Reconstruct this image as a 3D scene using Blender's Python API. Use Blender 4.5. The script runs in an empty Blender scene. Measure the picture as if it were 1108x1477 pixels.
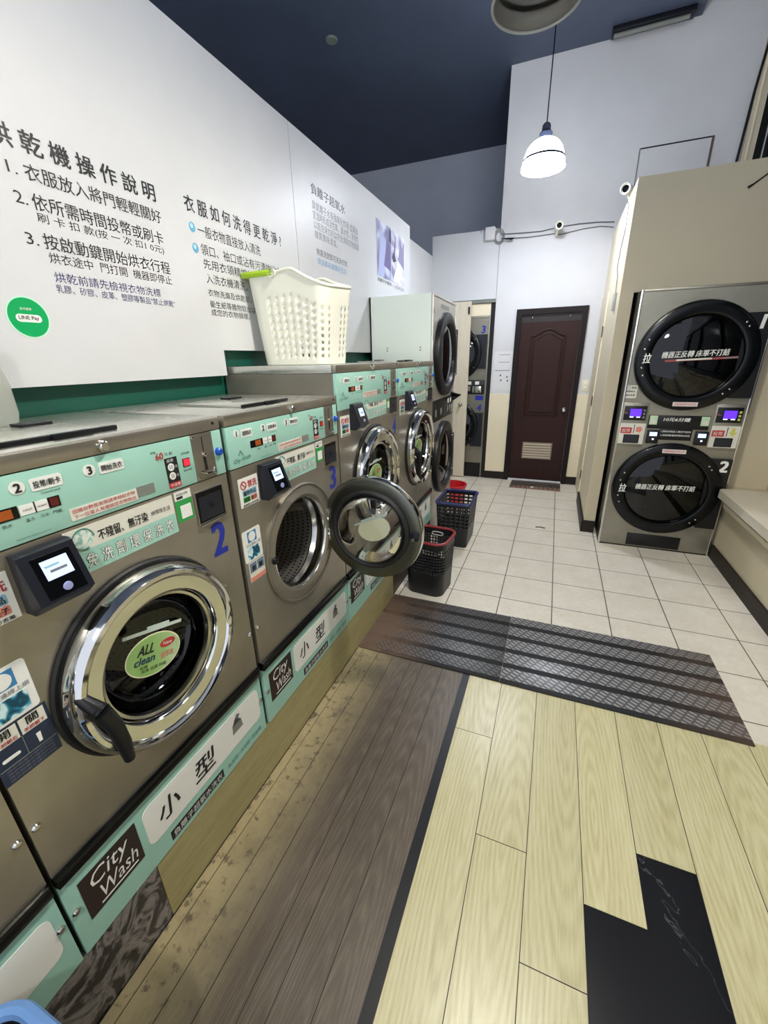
import bpy, bmesh, math, random
from mathutils import Matrix, Vector
random.seed(7)
S = bpy.context.scene
COL = S.collection
PI = math.pi

# ------------------------------------------------------------------ camera, world, exposure
cam = bpy.data.cameras.new('camera')
cam.sensor_fit = 'HORIZONTAL'; cam.sensor_width = 36.0
cam.lens = 36.0 * 591.22 / 1108.0
cam.clip_start = 0.02; cam.clip_end = 60
cam_ob = bpy.data.objects.new('camera', cam); COL.objects.link(cam_ob)
RW = ((0.9284746, 0.37082098, -0.02065728), (0.1114378, -0.33121649, -0.93695104), (-0.35428314, 0.86763324, -0.34884957))
m4 = Matrix.Identity(4)
for r in range(3):
    m4[r][0] = RW[0][r]; m4[r][1] = -RW[1][r]; m4[r][2] = -RW[2][r]
m4[0][3], m4[1][3], m4[2][3] = 0.85952453, -4.554408, 1.55603333
cam_ob.matrix_world = m4
S.camera = cam_ob

world = bpy.data.worlds.new('world'); S.world = world; world.use_nodes = True
world.node_tree.nodes['Background'].inputs[0].default_value = (0.80, 0.86, 1.0, 1)
world.node_tree.nodes['Background'].inputs[1].default_value = 0.6

S.view_settings.view_transform = 'Standard'
S.view_settings.look = 'None'
S.view_settings.gamma = 1.0
S.view_settings.use_curve_mapping = False
S.view_settings.exposure = 1.07
S.cycles.use_denoising = True
S.cycles.max_bounces = 10
S.cycles.transparent_max_bounces = 16
S.cycles.sample_clamp_indirect = 4.0

LAMP_FAR = 320.0     # bulb of the lit pendant at the back
LAMP_NEAR = 535.0    # bulbs of the lit pendants over and behind the camera
SHADE_GLOW = 20.0    # glow of a lit shade

# ------------------------------------------------------------------ materials
def lin(h):
    if not isinstance(h, str): return (h[0], h[1], h[2], 1)
    o = []
    for i in (0, 2, 4):
        c = int(h[i:i+2], 16) / 255
        o.append(c / 12.92 if c <= .04045 else ((c + .055) / 1.055) ** 2.4)
    return (*o, 1)

MATS = {}
def pmat(name, color, rough=.5, metal=0., spec=.5, coat=0.):
    if name in MATS: return MATS[name]
    m = bpy.data.materials.new(name); m.use_nodes = True
    b = m.node_tree.nodes['Principled BSDF']
    b.inputs['Base Color'].default_value = lin(color)
    b.inputs['Roughness'].default_value = rough
    b.inputs['Metallic'].default_value = metal
    b.inputs['Specular IOR Level'].default_value = spec
    if coat: b.inputs['Coat Weight'].default_value = coat
    MATS[name] = m
    return m

class NT:
    """small helper around a material's node tree"""
    def __init__(s, m): s.t = m.node_tree; s.b = s.t.nodes['Principled BSDF']
    def n(s, typ, **kw):
        x = s.t.nodes.new(typ)
        for k, v in kw.items(): setattr(x, k, v)
        return x
    def l(s, a, b): s.t.links.new(a, b)
    def coord(s, scale=(1, 1, 1), rot=(0, 0, 0), kind='Object'):
        c = s.n('ShaderNodeTexCoord'); mp = s.n('ShaderNodeMapping')
        mp.inputs['Scale'].default_value = scale; mp.inputs['Rotation'].default_value = rot
        s.l(c.outputs[kind], mp.inputs[0]); return mp.outputs[0]
    def noise(s, vec, scale, detail=4, rough=.55, dist=0.):
        x = s.n('ShaderNodeTexNoise'); x.inputs['Scale'].default_value = scale
        x.inputs['Detail'].default_value = detail; x.inputs['Roughness'].default_value = rough
        x.inputs['Distortion'].default_value = dist
        s.l(vec, x.inputs['Vector']); return x.outputs['Fac']
    def ramp(s, fac, stops):
        r = s.n('ShaderNodeValToRGB'); e = r.color_ramp.elements
        while len(e) < len(stops): e.new(.5)
        for q, (p, c) in zip(e, stops): q.position = p; q.color = lin(c)
        s.l(fac, r.inputs[0]); return r.outputs[0]
    def math(s, op, a, b=None, clamp=False):
        x = s.n('ShaderNodeMath', operation=op); x.use_clamp = clamp
        for i, v in enumerate((a, b)):
            if v is None: continue
            if isinstance(v, (int, float)): x.inputs[i].default_value = v
            else: s.l(v, x.inputs[i])
        return x.outputs[0]
    def mix(s, fac, a, b, mode='MIX'):
        x = s.n('ShaderNodeMix', data_type='RGBA', blend_type=mode)
        if isinstance(fac, (int, float)): x.inputs[0].default_value = fac
        else: s.l(fac, x.inputs[0])
        for i, v in ((6, a), (7, b)):
            if isinstance(v, (str, tuple)): x.inputs[i].default_value = lin(v)
            else: s.l(v, x.inputs[i])
        return x.outputs[2]
    def bump(s, h, strength=.2, dist=.01):
        x = s.n('ShaderNodeBump'); x.inputs['Strength'].default_value = strength
        x.inputs['Distance'].default_value = dist
        s.l(h, x.inputs['Height']); s.l(x.outputs[0], s.b.inputs['Normal'])
    def sep(s, vec):
        x = s.n('ShaderNodeSeparateXYZ'); s.l(vec, x.inputs[0]); return x.outputs
    def color(s, c): s.l(c, s.b.inputs['Base Color'])
    def rough(s, c): s.l(c, s.b.inputs['Roughness'])

def mottled(name, c1, c2, scale=3., rough=.6, bump=.0, bscale=200, metal=0., stretch=(1, 1, 1), spec=.5):
    if name in MATS: return MATS[name]
    m = pmat(name, c1, rough, metal, spec); t = NT(m)
    v = t.coord(stretch)
    t.color(t.ramp(t.noise(v, scale, 6), [(.3, c1), (.7, c2)]))
    if bump: t.bump(t.noise(v, bscale, 2), bump, .004)
    return m

def steel(name, c1, c2, rough=.34):
    if name in MATS: return MATS[name]
    m = pmat(name, c1, rough, .78); t = NT(m)
    v = t.coord((1, 1, 1)); f = t.noise(v, 5, 5)
    t.color(t.ramp(f, [(.3, c1), (.7, c2)]))
    v2 = t.coord((1.5, 1.5, 160)); f2 = t.noise(v2, 3, 3)
    t.rough(t.math('ADD', t.math('MULTIPLY', f2, .14), rough - .07))
    t.b.inputs['Anisotropic'].default_value = .4
    return m

STEEL = steel('brushed_steel', 'A09A8C', 'B2AC9F')
STEEL_D = steel('brushed_steel_dark', '8A857A', '9C968A', .4)
STEEL_T = steel('brushed_steel_top_sheen', 'C4C4BC', 'D2D2CA', .26)  # lightened to put the white board's reflection into the tops' colour
DRYER_S = steel('dryer_silver', '8E8B7E', '9D9A8D', .38)
CHROME = pmat('chrome', 'D6D6D2', .07, 1.)
CHROME_R = pmat('chrome_satin', 'CFCDC6', .17, 1.)
INNER_D = pmat('door_inner_metal', '6E6F66', .32, 1.)
RUBBER = pmat('black_rubber', '121212', .5)
BLACK = pmat('black_plastic', '0E0F12', .38, 0, .4)
BLACKG = pmat('black_gloss', '07090B', .2, 0, .3)
NAVY = pmat('navy_plastic', '171A24', .35)
TEAL = mottled('teal_panel', 'A0CEBF', '9AC8B9', 4, .32)
TEALD = pmat('teal_ink', '3E8272', .5)
WHITEP = pmat('white_print', 'E9EAE4', .45)
CREAMP = pmat('cream_print', 'DAD9CC', .45)
INK = pmat('black_ink', '17181C', .5)
INKG = pmat('grey_ink', '6F747E', .5)
INKP = pmat('pale_grey_ink', '8E949E', .5)
INKB = pmat('blue_ink', '34396A', .5)
INKL = pmat('light_blue_ink', '7FB0DC', .5)
INKR = pmat('red_ink', 'B7343A', .5)
BLUE = pmat('blue_number', '1F2F9A', .35)
BROWNP = pmat('brown_badge', '2B1D1B', .45)
GREENS = pmat('green_sticker', '2F9A4B', .45)
GREEND = pmat('green_disc', '0BA35A', .35)
MINT = pmat('mint_rim', 'BFF0D6', .4)
ORANGE = pmat('orange_lens', 'A2501A', .3)
DKRED = pmat('dark_red_lens', '5A1515', .3)
PINK = pmat('pink_print', 'D98878', .5)
SKYP = pmat('sky_print', '8FBBD2', .5)
GREYP = pmat('grey_print', '7B8078', .5)
NAVYP = pmat('navy_print', '1E2B44', .4)
YELLOW = pmat('yellow_print', 'C9C860', .5)
BLUEB = pmat('blue_button', '1750B4', .25)
LIME = pmat('lime_grip', 'A6CC22', .35)
WHITEPL = pmat('white_plastic', 'ECECDD', .38)
REDPL = pmat('red_plastic', 'C8202A', .35)
REDRIM = pmat('red_rim', '8C2F34', .4)
NAVYRIM = pmat('navy_rim', '1F2A5E', .35)
BLUERIM = pmat('light_blue_rim', '6E97CF', .35)
BLKPL = pmat('basket_black', '17191B', .42)
GREYPL = pmat('grey_plastic', 'B4B6B2', .45)
WHITEW = mottled('white_board', 'D3D4D6', 'CBCDCF', 2.5, .38, .05, 260)
WALLW = mottled('white_paint', 'DADADB', 'CFCFD0', 1.6, .6, .06, 60)
WALLB = mottled('beige_board', 'CDC3A8', 'C5BB9F', 1.3, .6)
CREAM = mottled('cream_panel', 'EFE5C9', 'E8DDC0', 1.5, .5)
SLATE = mottled('slate_paint', 'C6CBD5', 'BABFCB', 1.5, .7)
CEIL = mottled('navy_ceiling', '434C5E', '4A5469', 2, .6)
GREENW = pmat('green_wall', '004E3F', .5)
BASEB = mottled('dark_brown_skirting', '1C1713', '241D18', 6, .5, 0, 0, 0, (1, 1, 1), .3)
DKMET = pmat('dark_metal', '23252B', .4, .6)
LEATHERD = pmat('dark_gap', '0B0B0C', .7)
BENCHT = mottled('pale_bench_top', 'DDD6C4', 'CFC7B3', 8, .4, 0, 0, 0, (1.2, .12, 1))

def woodmat(name, c1, c2, c3, vscale, rough, bumpy=.08):
    m = pmat(name, c1, rough); t = NT(m)
    at = t.n('ShaderNodeAttribute'); at.attribute_name = 'plank'
    c = t.n('ShaderNodeTexCoord')
    add = t.n('ShaderNodeVectorMath', operation='ADD')
    sc = t.n('ShaderNodeVectorMath', operation='SCALE'); sc.inputs['Scale'].default_value = 9.
    t.l(at.outputs['Color'], sc.inputs[0]); t.l(c.outputs['Object'], add.inputs[0]); t.l(sc.outputs[0], add.inputs[1])
    mp = t.n('ShaderNodeMapping'); mp.inputs['Scale'].default_value = vscale; t.l(add.outputs[0], mp.inputs[0])
    w = t.n('ShaderNodeTexWave', wave_type='RINGS', rings_direction='SPHERICAL')
    w.inputs['Scale'].default_value = 3.2; w.inputs['Distortion'].default_value = 2.2; w.inputs['Detail'].default_value = 3
    w.inputs['Detail Scale'].default_value = 1.3
    uvm = t.n('ShaderNodeUVMap'); t.l(uvm.outputs[0], w.inputs['Vector'])
    n = t.noise(mp.outputs[0], 14, 7, .7); n2 = t.noise(mp.outputs[0], 2.5, 3, .5)
    f = t.math('ADD', t.math('MULTIPLY', w.outputs['Fac'], .11), t.math('ADD', t.math('MULTIPLY', n, .61), t.math('MULTIPLY', n2, .26)))
    col = t.ramp(f, [(.3, c2), (.5, c1), (.72, c3)])
    hs = t.n('ShaderNodeHueSaturation'); t.l(col, hs.inputs['Color'])
    sp = t.n('ShaderNodeSeparateColor'); t.l(at.outputs['Color'], sp.inputs[0])
    t.l(t.math('ADD', t.math('MULTIPLY', sp.outputs[0], .12), .94), hs.inputs['Value'])
    t.bump(f, bumpy, .003)
    return m, t, hs.outputs[0]
WOODL, _t, _c = woodmat('light_wood_vinyl', 'CDC69A', 'B4AB7E', 'DCD6B2', (8, .55, 3), .32, .05); _t.color(_c)
WOODD, _t, _c = woodmat('dark_wood_vinyl', '5F5548', '4A4137', '796E5F', (26, .9, 3), .36, .15)
# worn pale dirt beside the plinth with dark spots (has a shape of its own on the floor)
_v = _t.coord((1, 1, 1)); _s = _t.sep(_v)
_n1 = _t.noise(_v, 5, 6, .7); _n2 = _t.noise(_v, 26, 3, .6)
_edge = _t.math('SUBTRACT', 1.0, _t.math('DIVIDE', _s[0], .24), True)
_dirt = _t.math('MULTIPLY', _edge, _t.ramp(_n1, [(.30, (0.25, 0.25, 0.25)), (.50, (1, 1, 1))]), True)
_c = _t.mix(_t.math('MULTIPLY', _dirt, 1.0, True), _c, 'A99B74')
_c = _t.mix(_t.math('MULTIPLY', _t.math('MULTIPLY', _t.ramp(_n2, [(.57, (0, 0, 0)), (.65, (1, 1, 1))]), .75), _t.math('ADD', _edge, .08, True)), _c, '453B30')
_c = _t.mix(_t.math('MULTIPLY', _t.ramp(_n1, [(.45, (0, 0, 0)), (.65, (1, 1, 1))]), .35), _c, '4A4138')
_t.color(_c)
PLINW, _t, _c = woodmat('plinth_wood', 'AFA677', '9C9163', 'BEB587', (1.2, .9, 9), .5); _t.color(_c)
BROWNW, _t, _c = woodmat('brown_board', '4A3B2B', '3B2E22', '5C4A37', (4, 4, .8), .5); _t.color(_c)

def marble(name, base, vein, sc, rough=.2, width=.03):
    m = pmat(name, base, rough); t = NT(m); v = t.coord((1, 1, 1))
    n = t.noise(v, sc, 5, .6, 1.2)
    d = t.math('ABSOLUTE', t.math('SUBTRACT', n, .5))
    k = t.ramp(d, [(0., (1, 1, 1)), (width, (0, 0, 0))])
    t.color(t.mix(k, base, vein)); return m
MARB = marble('black_marble_vinyl', '131418', '4A4C50', 1.3, .25, .004)
MARBP = marble('grey_marble_board', '2E2A2A', '8F8A88', 9, .35, .09)

def tilemat():
    m = pmat('floor_tile', 'CFC9BA', .34); t = NT(m); v = t.coord((3, 3, 3)); s = t.sep(v)
    fx = t.math('FRACT', t.math('ADD', s[0], 60)); fy = t.math('FRACT', t.math('ADD', s[1], 60))
    def edge(f): return t.math('MINIMUM', f, t.math('SUBTRACT', 1., f))
    e = t.math('MINIMUM', edge(fx), edge(fy))
    g = t.math('LESS_THAN', e, .0085)
    n = t.noise(v, 2.2, 6, .6); n2 = t.noise(v, 11, 4, .6)
    c = t.mix(.35, t.ramp(n, [(.3, 'D8D1C0'), (.7, 'E8E3D6')]), t.ramp(n2, [(.3, 'D2CAB8'), (.7, 'ECE7DB')]))
    t.color(t.mix(g, c, '4A4238'))
    t.bump(t.math('SUBTRACT', 1., g), .5, .004)
    t.rough(t.math('ADD', .3, t.math('MULTIPLY', n2, .15)))
    return m
TILE = tilemat()

def drummat():
    m = pmat('perforated_drum', 'A8A49C', .36, .8); t = NT(m)
    c = t.n('ShaderNodeTexCoord'); mp = t.n('ShaderNodeMapping'); mp.inputs['Scale'].default_value = (84, 26, 1)
    t.l(c.outputs['UV'], mp.inputs[0]); s = t.sep(mp.outputs[0])
    row = t.math('FLOOR', s[1]); off = t.math('MULTIPLY', t.math('MODULO', row, 2.), .5)
    fx = t.math('SUBTRACT', t.math('FRACT', t.math('ADD', s[0], off)), .5); fy = t.math('SUBTRACT', t.math('FRACT', s[1]), .5)
    d = t.math('SQRT', t.math('ADD', t.math('MULTIPLY', fx, fx), t.math('MULTIPLY', fy, fy)))
    h = t.math('LESS_THAN', d, .2)
    t.color(t.mix(h, 'A8A49C', '050505'))
    return m
DRUM = drummat()

def matmat(name, c1, c2, dirt, rough=.34):
    m = pmat(name, c1, rough); t = NT(m); v = t.coord((1, 1, 1)); s = t.sep(v)
    y = t.math('FRACT', t.math('ADD', t.math('DIVIDE', s[1], .125), 30.28))
    st = t.math('GREATER_THAN', y, .70)
    vs = t.coord((1, 1, 1), (0, 0, .55)); q = t.sep(vs)
    a = t.math('MULTIPLY', q[0], 26); row = t.math('FLOOR', a)
    b = t.math('ADD', t.math('MULTIPLY', q[1], 44), t.math('MULTIPLY', row, .5))
    fa = t.math('ABSOLUTE', t.math('SUBTRACT', t.math('FRACT', t.math('ADD', a, 200)), .5)); fb = t.math('ABSOLUTE', t.math('SUBTRACT', t.math('FRACT', t.math('ADD', b, 400)), .5))
    glint_dash = t.math('MULTIPLY', t.math('LESS_THAN', fa, .38), t.math('LESS_THAN', fb, .2))
    n = t.noise(v, 4, 5, .6)
    base = t.mix(t.math('MULTIPLY', glint_dash, .8), c1, c2)  # raised dashes tinted lighter, their glints painted into the colour
    base = t.mix(st, base, '101113')
    de = t.math('MULTIPLY', t.ramp(n, [(.33, (0, 0, 0)), (.5, (1, 1, 1))]), dirt(t, s))
    base = t.mix(t.math('MULTIPLY', de, .8), base, '6E5848')
    t.color(base)
    t.bump(t.math('MULTIPLY', glint_dash, t.math('SUBTRACT', 1., st)), .8, .004)
    t.rough(t.math('ADD', t.math('MULTIPLY', st, .3), rough))
    return m
MATR = matmat('ribbed_mat_right', '59595A', 'B4B5B6', lambda t, s: t.math('MULTIPLY', t.math('SUBTRACT', s[0], 1.40), 1.3, True))
MATL = matmat('ribbed_mat_left', '39393A', '6E6F70', lambda t, s: t.math('MULTIPLY', t.math('SUBTRACT', .40, s[0]), 3.4, True), .42)

def glass(name, tint, refl=.9, alpha=.75):
    m = bpy.data.materials.new(name); m.use_nodes = True; nt = m.node_tree
    for n in list(nt.nodes): nt.nodes.remove(n)
    o = nt.nodes.new('ShaderNodeOutputMaterial'); mx = nt.nodes.new('ShaderNodeMixShader')
    tr = nt.nodes.new('ShaderNodeBsdfTransparent'); tr.inputs[0].default_value = lin(tint)
    gl = nt.nodes.new('ShaderNodeBsdfGlossy'); gl.inputs['Roughness'].default_value = .03
    gl.inputs[0].default_value = (refl, refl, refl, 1)
    fr = nt.nodes.new('ShaderNodeFresnel'); fr.inputs[0].default_value = 1.5
    nt.links.new(fr.outputs[0], mx.inputs[0]); nt.links.new(tr.outputs[0], mx.inputs[1]); nt.links.new(gl.outputs[0], mx.inputs[2])
    nt.links.new(mx.outputs[0], o.inputs[0]); MATS[name] = m; return m
GLASS = glass('door_glass', 'ECEEEC')
GLASSD = glass('dark_glass', '4A4E52')
GLASSW = glass('shaded_washer_glass', '7C827E')  # darker tint puts the shade inside the drum into shut doors' glass
GLASSC = glass('clear_shade_glass', 'B8B8B4')
_nt = GLASSC.node_tree; _o = [n for n in _nt.nodes if n.type == 'OUTPUT_MATERIAL'][0]; _src = _o.inputs[0].links[0].from_socket
_df = _nt.nodes.new('ShaderNodeBsdfTranslucent'); _df.inputs[0].default_value = lin('C8C4BC'); _mx = _nt.nodes.new('ShaderNodeMixShader'); _mx.inputs[0].default_value = .45
_nt.links.new(_src, _mx.inputs[1]); _nt.links.new(_df.outputs[0], _mx.inputs[2]); _nt.links.new(_mx.outputs[0], _o.inputs[0])

def emit(name, color, strength):
    m = bpy.data.materials.new(name); m.use_nodes = True; b = m.node_tree.nodes['Principled BSDF']
    b.inputs['Base Color'].default_value = (0, 0, 0, 1) ; b.inputs['Emission Color'].default_value = lin(color)
    b.inputs['Emission Strength'].default_value = strength; b.inputs['Roughness'].default_value = .3
    MATS[name] = m; return m
SCREEN = emit('blue_white_screen', 'B9C8FF', .9)
SCREENV = emit('violet_screen', '5A2BFF', .9)
LEDR = emit('red_led', 'FF2030', 1.2)
LEDD = emit('dim_red_led', 'C01818', .5)
LITW = emit('white_led', 'DDE6FF', 1.2)
SHADE_L = emit('lit_shade', 'F2F6FF', SHADE_GLOW)
BULB_F = emit('lit_bulb_cool', 'EEF3FF', LAMP_FAR)
BULB_N = emit('lit_bulb', 'FFF6E2', LAMP_NEAR)
JUGM = pmat('milky_plastic', 'D8DCD2', .35)
JUGM.node_tree.nodes['Principled BSDF'].inputs['Transmission Weight'].default_value = .6

def picture_mat(name, c1, c2, c3, sc, dist=1.5):
    m = pmat(name, c1, .45); t = NT(m)
    t.color(t.ramp(t.noise(t.coord((1, 1, .8)), sc, 2, .4, dist), [(.36, c1), (.48, c2), (.6, c3)])); return m
PHOTO1 = picture_mat('soft_lilac_print', '77769A', 'A3A6C4', 'D2D6E6', 5)
PHOTO2 = picture_mat('pale_lilac_print', '8886A4', 'C4C4D8', 'E6E8F0', 6)
WAVEP = picture_mat('wave_print', '0D4358', '1E87A3', 'CFE8EC', 22, 2.5)
ALLC = picture_mat('lime_gradient_print', '86B25E', '9CC07C', 'B4CDA0', 6, .3)
WASHP = picture_mat('swirl_print', '8FC0B0', 'C9DDD4', 'E2E6DE', 60, 2)
RUGM = picture_mat('rug_weave', '3A342F', '6B6157', '2B2725', 30, 1)

# ------------------------------------------------------------------ mesh building
_TXT = {}
def text_geo(s, bold):
    k = (s, bold)
    if k in _TXT: return _TXT[k]
    c = bpy.data.curves.new('lettering', 'FONT'); c.body = s; c.size = 1; c.resolution_u = 2
    o = bpy.data.objects.new('lettering', c); COL.objects.link(o)
    bpy.context.view_layer.update()
    me = o.evaluated_get(bpy.context.evaluated_depsgraph_get()).to_mesh()
    V = [(v.co.x, v.co.y) for v in me.vertices]; F = [tuple(p.vertices) for p in me.polygons]
    bpy.data.objects.remove(o); bpy.data.curves.remove(c)
    xs = [v[0] for v in V]; ys = [v[1] for v in V]
    _TXT[k] = (V, F, min(xs), max(xs), min(ys), max(ys))
    return _TXT[k]

class MB:
    """collects shapes in a local frame whose front faces -Y (x right, z up)"""
    def __init__(s): s.bm = bmesh.new(); s.mats = []; s.uv = None; s.attr = None
    def mi(s, m):
        if m not in s.mats: s.mats.append(m)
        return s.mats.index(m)
    def face(s, vs, i, smooth=True):
        try: f = s.bm.faces.new(vs)
        except ValueError: return None
        f.material_index = i; f.smooth = smooth; return f
    def box(s, x0, x1, y0, y1, z0, z1, m, bev=0.):
        r = bmesh.ops.create_cube(s.bm, size=1)
        for v in r['verts']:
            v.co = Vector(((x0+x1)/2 + v.co.x*(x1-x0), (y0+y1)/2 + v.co.y*(y1-y0), (z0+z1)/2 + v.co.z*(z1-z0)))
        fs = set(f for v in r['verts'] for f in v.link_faces); i = s.mi(m)
        for f in fs: f.material_index = i; f.smooth = True
        if bev:
            es = list(set(e for f in fs for e in f.edges))
            q = bmesh.ops.bevel(s.bm, geom=es, offset=bev, segments=2, profile=.5, affect='EDGES')
            for f in q['faces']: f.material_index = i; f.smooth = True
        return s
    def prism(s, poly, a0, a1, m, axis='y', caps=True):
        """polygon of 2-D points pushed along an axis"""
        def P(p, a):
            if axis == 'y': return Vector((p[0], a, p[1]))
            if axis == 'z': return Vector((p[0], p[1], a))
            return Vector((a, p[0], p[1]))
        A = [s.bm.verts.new(P(p, a0)) for p in poly]; B = [s.bm.verts.new(P(p, a1)) for p in poly]; i = s.mi(m); n = len(poly)
        fs = []
        for k in range(n): fs.append(s.face((A[k], A[(k+1) % n], B[(k+1) % n], B[k]), i))
        if caps: fs += [s.face(A, i), s.face(B[::-1], i)]
        bmesh.ops.recalc_face_normals(s.bm, faces=[f for f in fs if f])
        return s
    def rrect(s, x0, x1, z0, z1, r, y0, y1, m, axis='y'):
        p = []
        for cx, cz, a in ((x1-r, z1-r, 0), (x0+r, z1-r, 1), (x0+r, z0+r, 2), (x1-r, z0+r, 3)):
            for k in range(6):
                t = (a + k/5) * PI/2; p.append((cx + r*math.cos(t), cz + r*math.sin(t)))
        return s.prism(p, y0, y1, m, axis)
    def quad(s, pts, m):
        s.face([s.bm.verts.new(Vector(p)) for p in pts], s.mi(m)); return s
    def lathe(s, prof, c, m, seg=64, axis='y', uv=False, sx=1., sz=1.):
        """profile of (radius, along) turned about an axis through c"""
        i = s.mi(m); rings = []; fs = []
        for r, a in prof:
            if r < 1e-6:
                p = (c[0], c[1]+a, c[2]) if axis == 'y' else (c[0], c[1], c[2]+a)
                rings.append([s.bm.verts.new(p)]); continue
            ring = []
            for k in range(seg):
                t = 2*PI*k/seg
                if axis == 'y': p = (c[0]+sx*r*math.cos(t), c[1]+a, c[2]+sz*r*math.sin(t))
                else: p = (c[0]+sx*r*math.cos(t), c[1]+sz*r*math.sin(t), c[2]+a)
                ring.append(s.bm.verts.new(p))
            rings.append(ring)
        L = s.bm.loops.layers.uv.verify() if uv else None
        n = len(prof)
        for j in range(n-1):
            A, B = rings[j], rings[j+1]
            for k in range(seg):
                k2 = (k+1) % seg
                if len(A) == 1 and len(B) == 1: continue
                if len(A) == 1: f = s.face((A[0], B[k2], B[k]), i)
                elif len(B) == 1: f = s.face((A[k], A[k2], B[0]), i)
                else:
                    f = s.face((A[k], A[k2], B[k2], B[k]), i)
                    if f and uv:
                        for lp, (u, v) in zip(f.loops, ((k, j), (k+1, j), (k+1, j+1), (k, j+1))): lp[L].uv = (u/seg, v/(n-1))
                if f: fs.append(f)
        return s
    def disc(s, c, rx, rz, m, y0, y1, seg=48, rot=0.):
        p = []
        for k in range(seg):
            a = 2*PI*k/seg; x, z = rx*math.cos(a), rz*math.sin(a)
            p.append((c[0] + x*math.cos(rot) - z*math.sin(rot), c[1] + x*math.sin(rot) + z*math.cos(rot)))
        return s.prism(p, y0, y1, m)
    def tube(s, pts, r, m, seg=8, closed=False, caps=True):
        i = s.mi(m); P = [Vector(p) for p in pts]; n = len(P); rings = []
        up = None
        for k in range(n):
            a = P[(k-1) % n] if closed or k > 0 else P[0]; b = P[(k+1) % n] if closed or k < n-1 else P[-1]
            d = (b - a).normalized()
            if up is None:
                up = Vector((0, 0, 1)) if abs(d.z) < .9 else Vector((1, 0, 0))
            if k == 0: u = d.cross(up).normalized()
            else: u = (u - d*u.dot(d)).normalized()
            w = u.cross(d).normalized()
            rr = r[k] if isinstance(r, (list, tuple)) else r
            rings.append([s.bm.verts.new(P[k] + u*rr*math.cos(2*PI*q/seg) + w*rr*math.sin(2*PI*q/seg)) for q in range(seg)])
        fs = []
        for k in range(n if closed else n-1):
            A, B = rings[k], rings[(k+1) % n]
            for q in range(seg): fs.append(s.face((A[q], A[(q+1) % seg], B[(q+1) % seg], B[q]), i))
        if not closed and caps: fs += [s.face(rings[0][::-1], i), s.face(rings[-1], i)]
        bmesh.ops.recalc_face_normals(s.bm, faces=[f for f in fs if f])
        return s
    def text(s, body, x0, x1, z0, z1, y, m, bold=0., rot=0., mirror=False, slant=0., aspect=False):
        """lettering fitted to a rectangle; a bold line is drawn as shifted copies"""
        V, F, a0, a1, b0, b1 = text_geo(body, 0); i = s.mi(m)
        if aspect:
            w = (z1-z0)*(a1-a0)/max(b1-b0, 1e-6); cx = (x0+x1)/2; x0, x1 = cx-w/2, cx+w/2
        if bold > 0:
            e = bold*(z1-z0)*.9
            for q, (dx, dz) in enumerate(((e, e*.6), (-e, e*.6), (e, -e*.6), (-e, -e*.6))): s.text(body, x0+dx, x1+dx, z0+dz, z1+dz, y-.00008*q, m, 0, rot, mirror, slant)
            return s
        cx, cz = (x0+x1)/2, (z0+z1)/2; kx = (x1-x0)/max(a1-a0, 1e-6); kz = (z1-z0)/max(b1-b0, 1e-6)
        vs = []
        for px, pz in V:
            X = (px-(a0+a1)/2)*kx; Z = (pz-(b0+b1)/2)*kz; X += slant*Z
            if mirror: X = -X
            vs.append(s.bm.verts.new((cx + X*math.cos(rot) - Z*math.sin(rot), y, cz + X*math.sin(rot) + Z*math.cos(rot))))
        for f in F: s.face([vs[q] for q in f], i, False)
        return s
    def plate_hole(s, x0, x1, z0, z1, c, R, y, m, seg=64):
        """flat plate with a round hole"""
        i = s.mi(m); inner = []; outer = []
        for k in range(seg):
            a = 2*PI*k/seg; dx, dz = math.cos(a), math.sin(a)
            inner.append(s.bm.verts.new((c[0]+R*dx, y, c[1]+R*dz)))
            tx = ((x1-c[0])/dx if dx > 1e-9 else (x0-c[0])/dx if dx < -1e-9 else 1e9)
            tz = ((z1-c[1])/dz if dz > 1e-9 else (z0-c[1])/dz if dz < -1e-9 else 1e9)
            t = min(tx, tz); outer.append(s.bm.verts.new((c[0]+t*dx, y, c[1]+t*dz)))
        for k in range(seg):
            k2 = (k+1) % seg
            s.face((inner[k], outer[k], outer[k2], inner[k2]), i, False)
        for X, Z in ((x0, z0), (x1, z0), (x1, z1), (x0, z1)):
            a = math.atan2(Z-c[1], X-c[0]) % (2*PI); k = int(a/(2*PI)*seg) % seg
            v = s.bm.verts.new((X, y, Z)); s.face((outer[k], v, outer[(k+1) % seg]), i, False)
        return s
    def build(s, name, parent=None, loc=None, rotz=0., angle=35, **props):
        me = bpy.data.meshes.new(name)
        if loc is not None and parent is not None or loc is not None:
            bmesh.ops.translate(s.bm, verts=s.bm.verts, vec=-Vector(loc))
        s.bm.to_mesh(me); s.bm.free()
        for m in s.mats: me.materials.append(m)
        try: me.set_sharp_from_angle(angle=math.radians(angle))
        except Exception: pass
        o = bpy.data.objects.new(name, me); COL.objects.link(o)
        if parent is not None: o.parent = parent
        if loc is not None: o.location = loc
        if rotz: o.rotation_euler = (0, 0, rotz)
        for k, v in props.items(): o[k] = v
        return o

def thing(name, label, cat, loc=(0, 0, 0), rotz=0., group=None):
    o = bpy.data.objects.new(name, None); COL.objects.link(o); o.empty_display_size = .1
    o.location = loc; o.rotation_euler = (0, 0, rotz); o['label'] = label; o['category'] = cat
    if group: o['group'] = group
    return o
def tag(o, label, cat, group=None):
    o['label'] = label; o['category'] = cat
    if group: o['group'] = group
    return o
def struct(name, mb):
    return mb.build(name, kind='structure')

# ------------------------------------------------------------------ the room
XM = -0.03           # plane of the washers' fronts
YB = 1.04            # back wall
XR = 2.5             # right wall

struct('floor', MB().box(-3.0, 2.6, -2.81, 2.75, -.1, 0, TILE))

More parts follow.
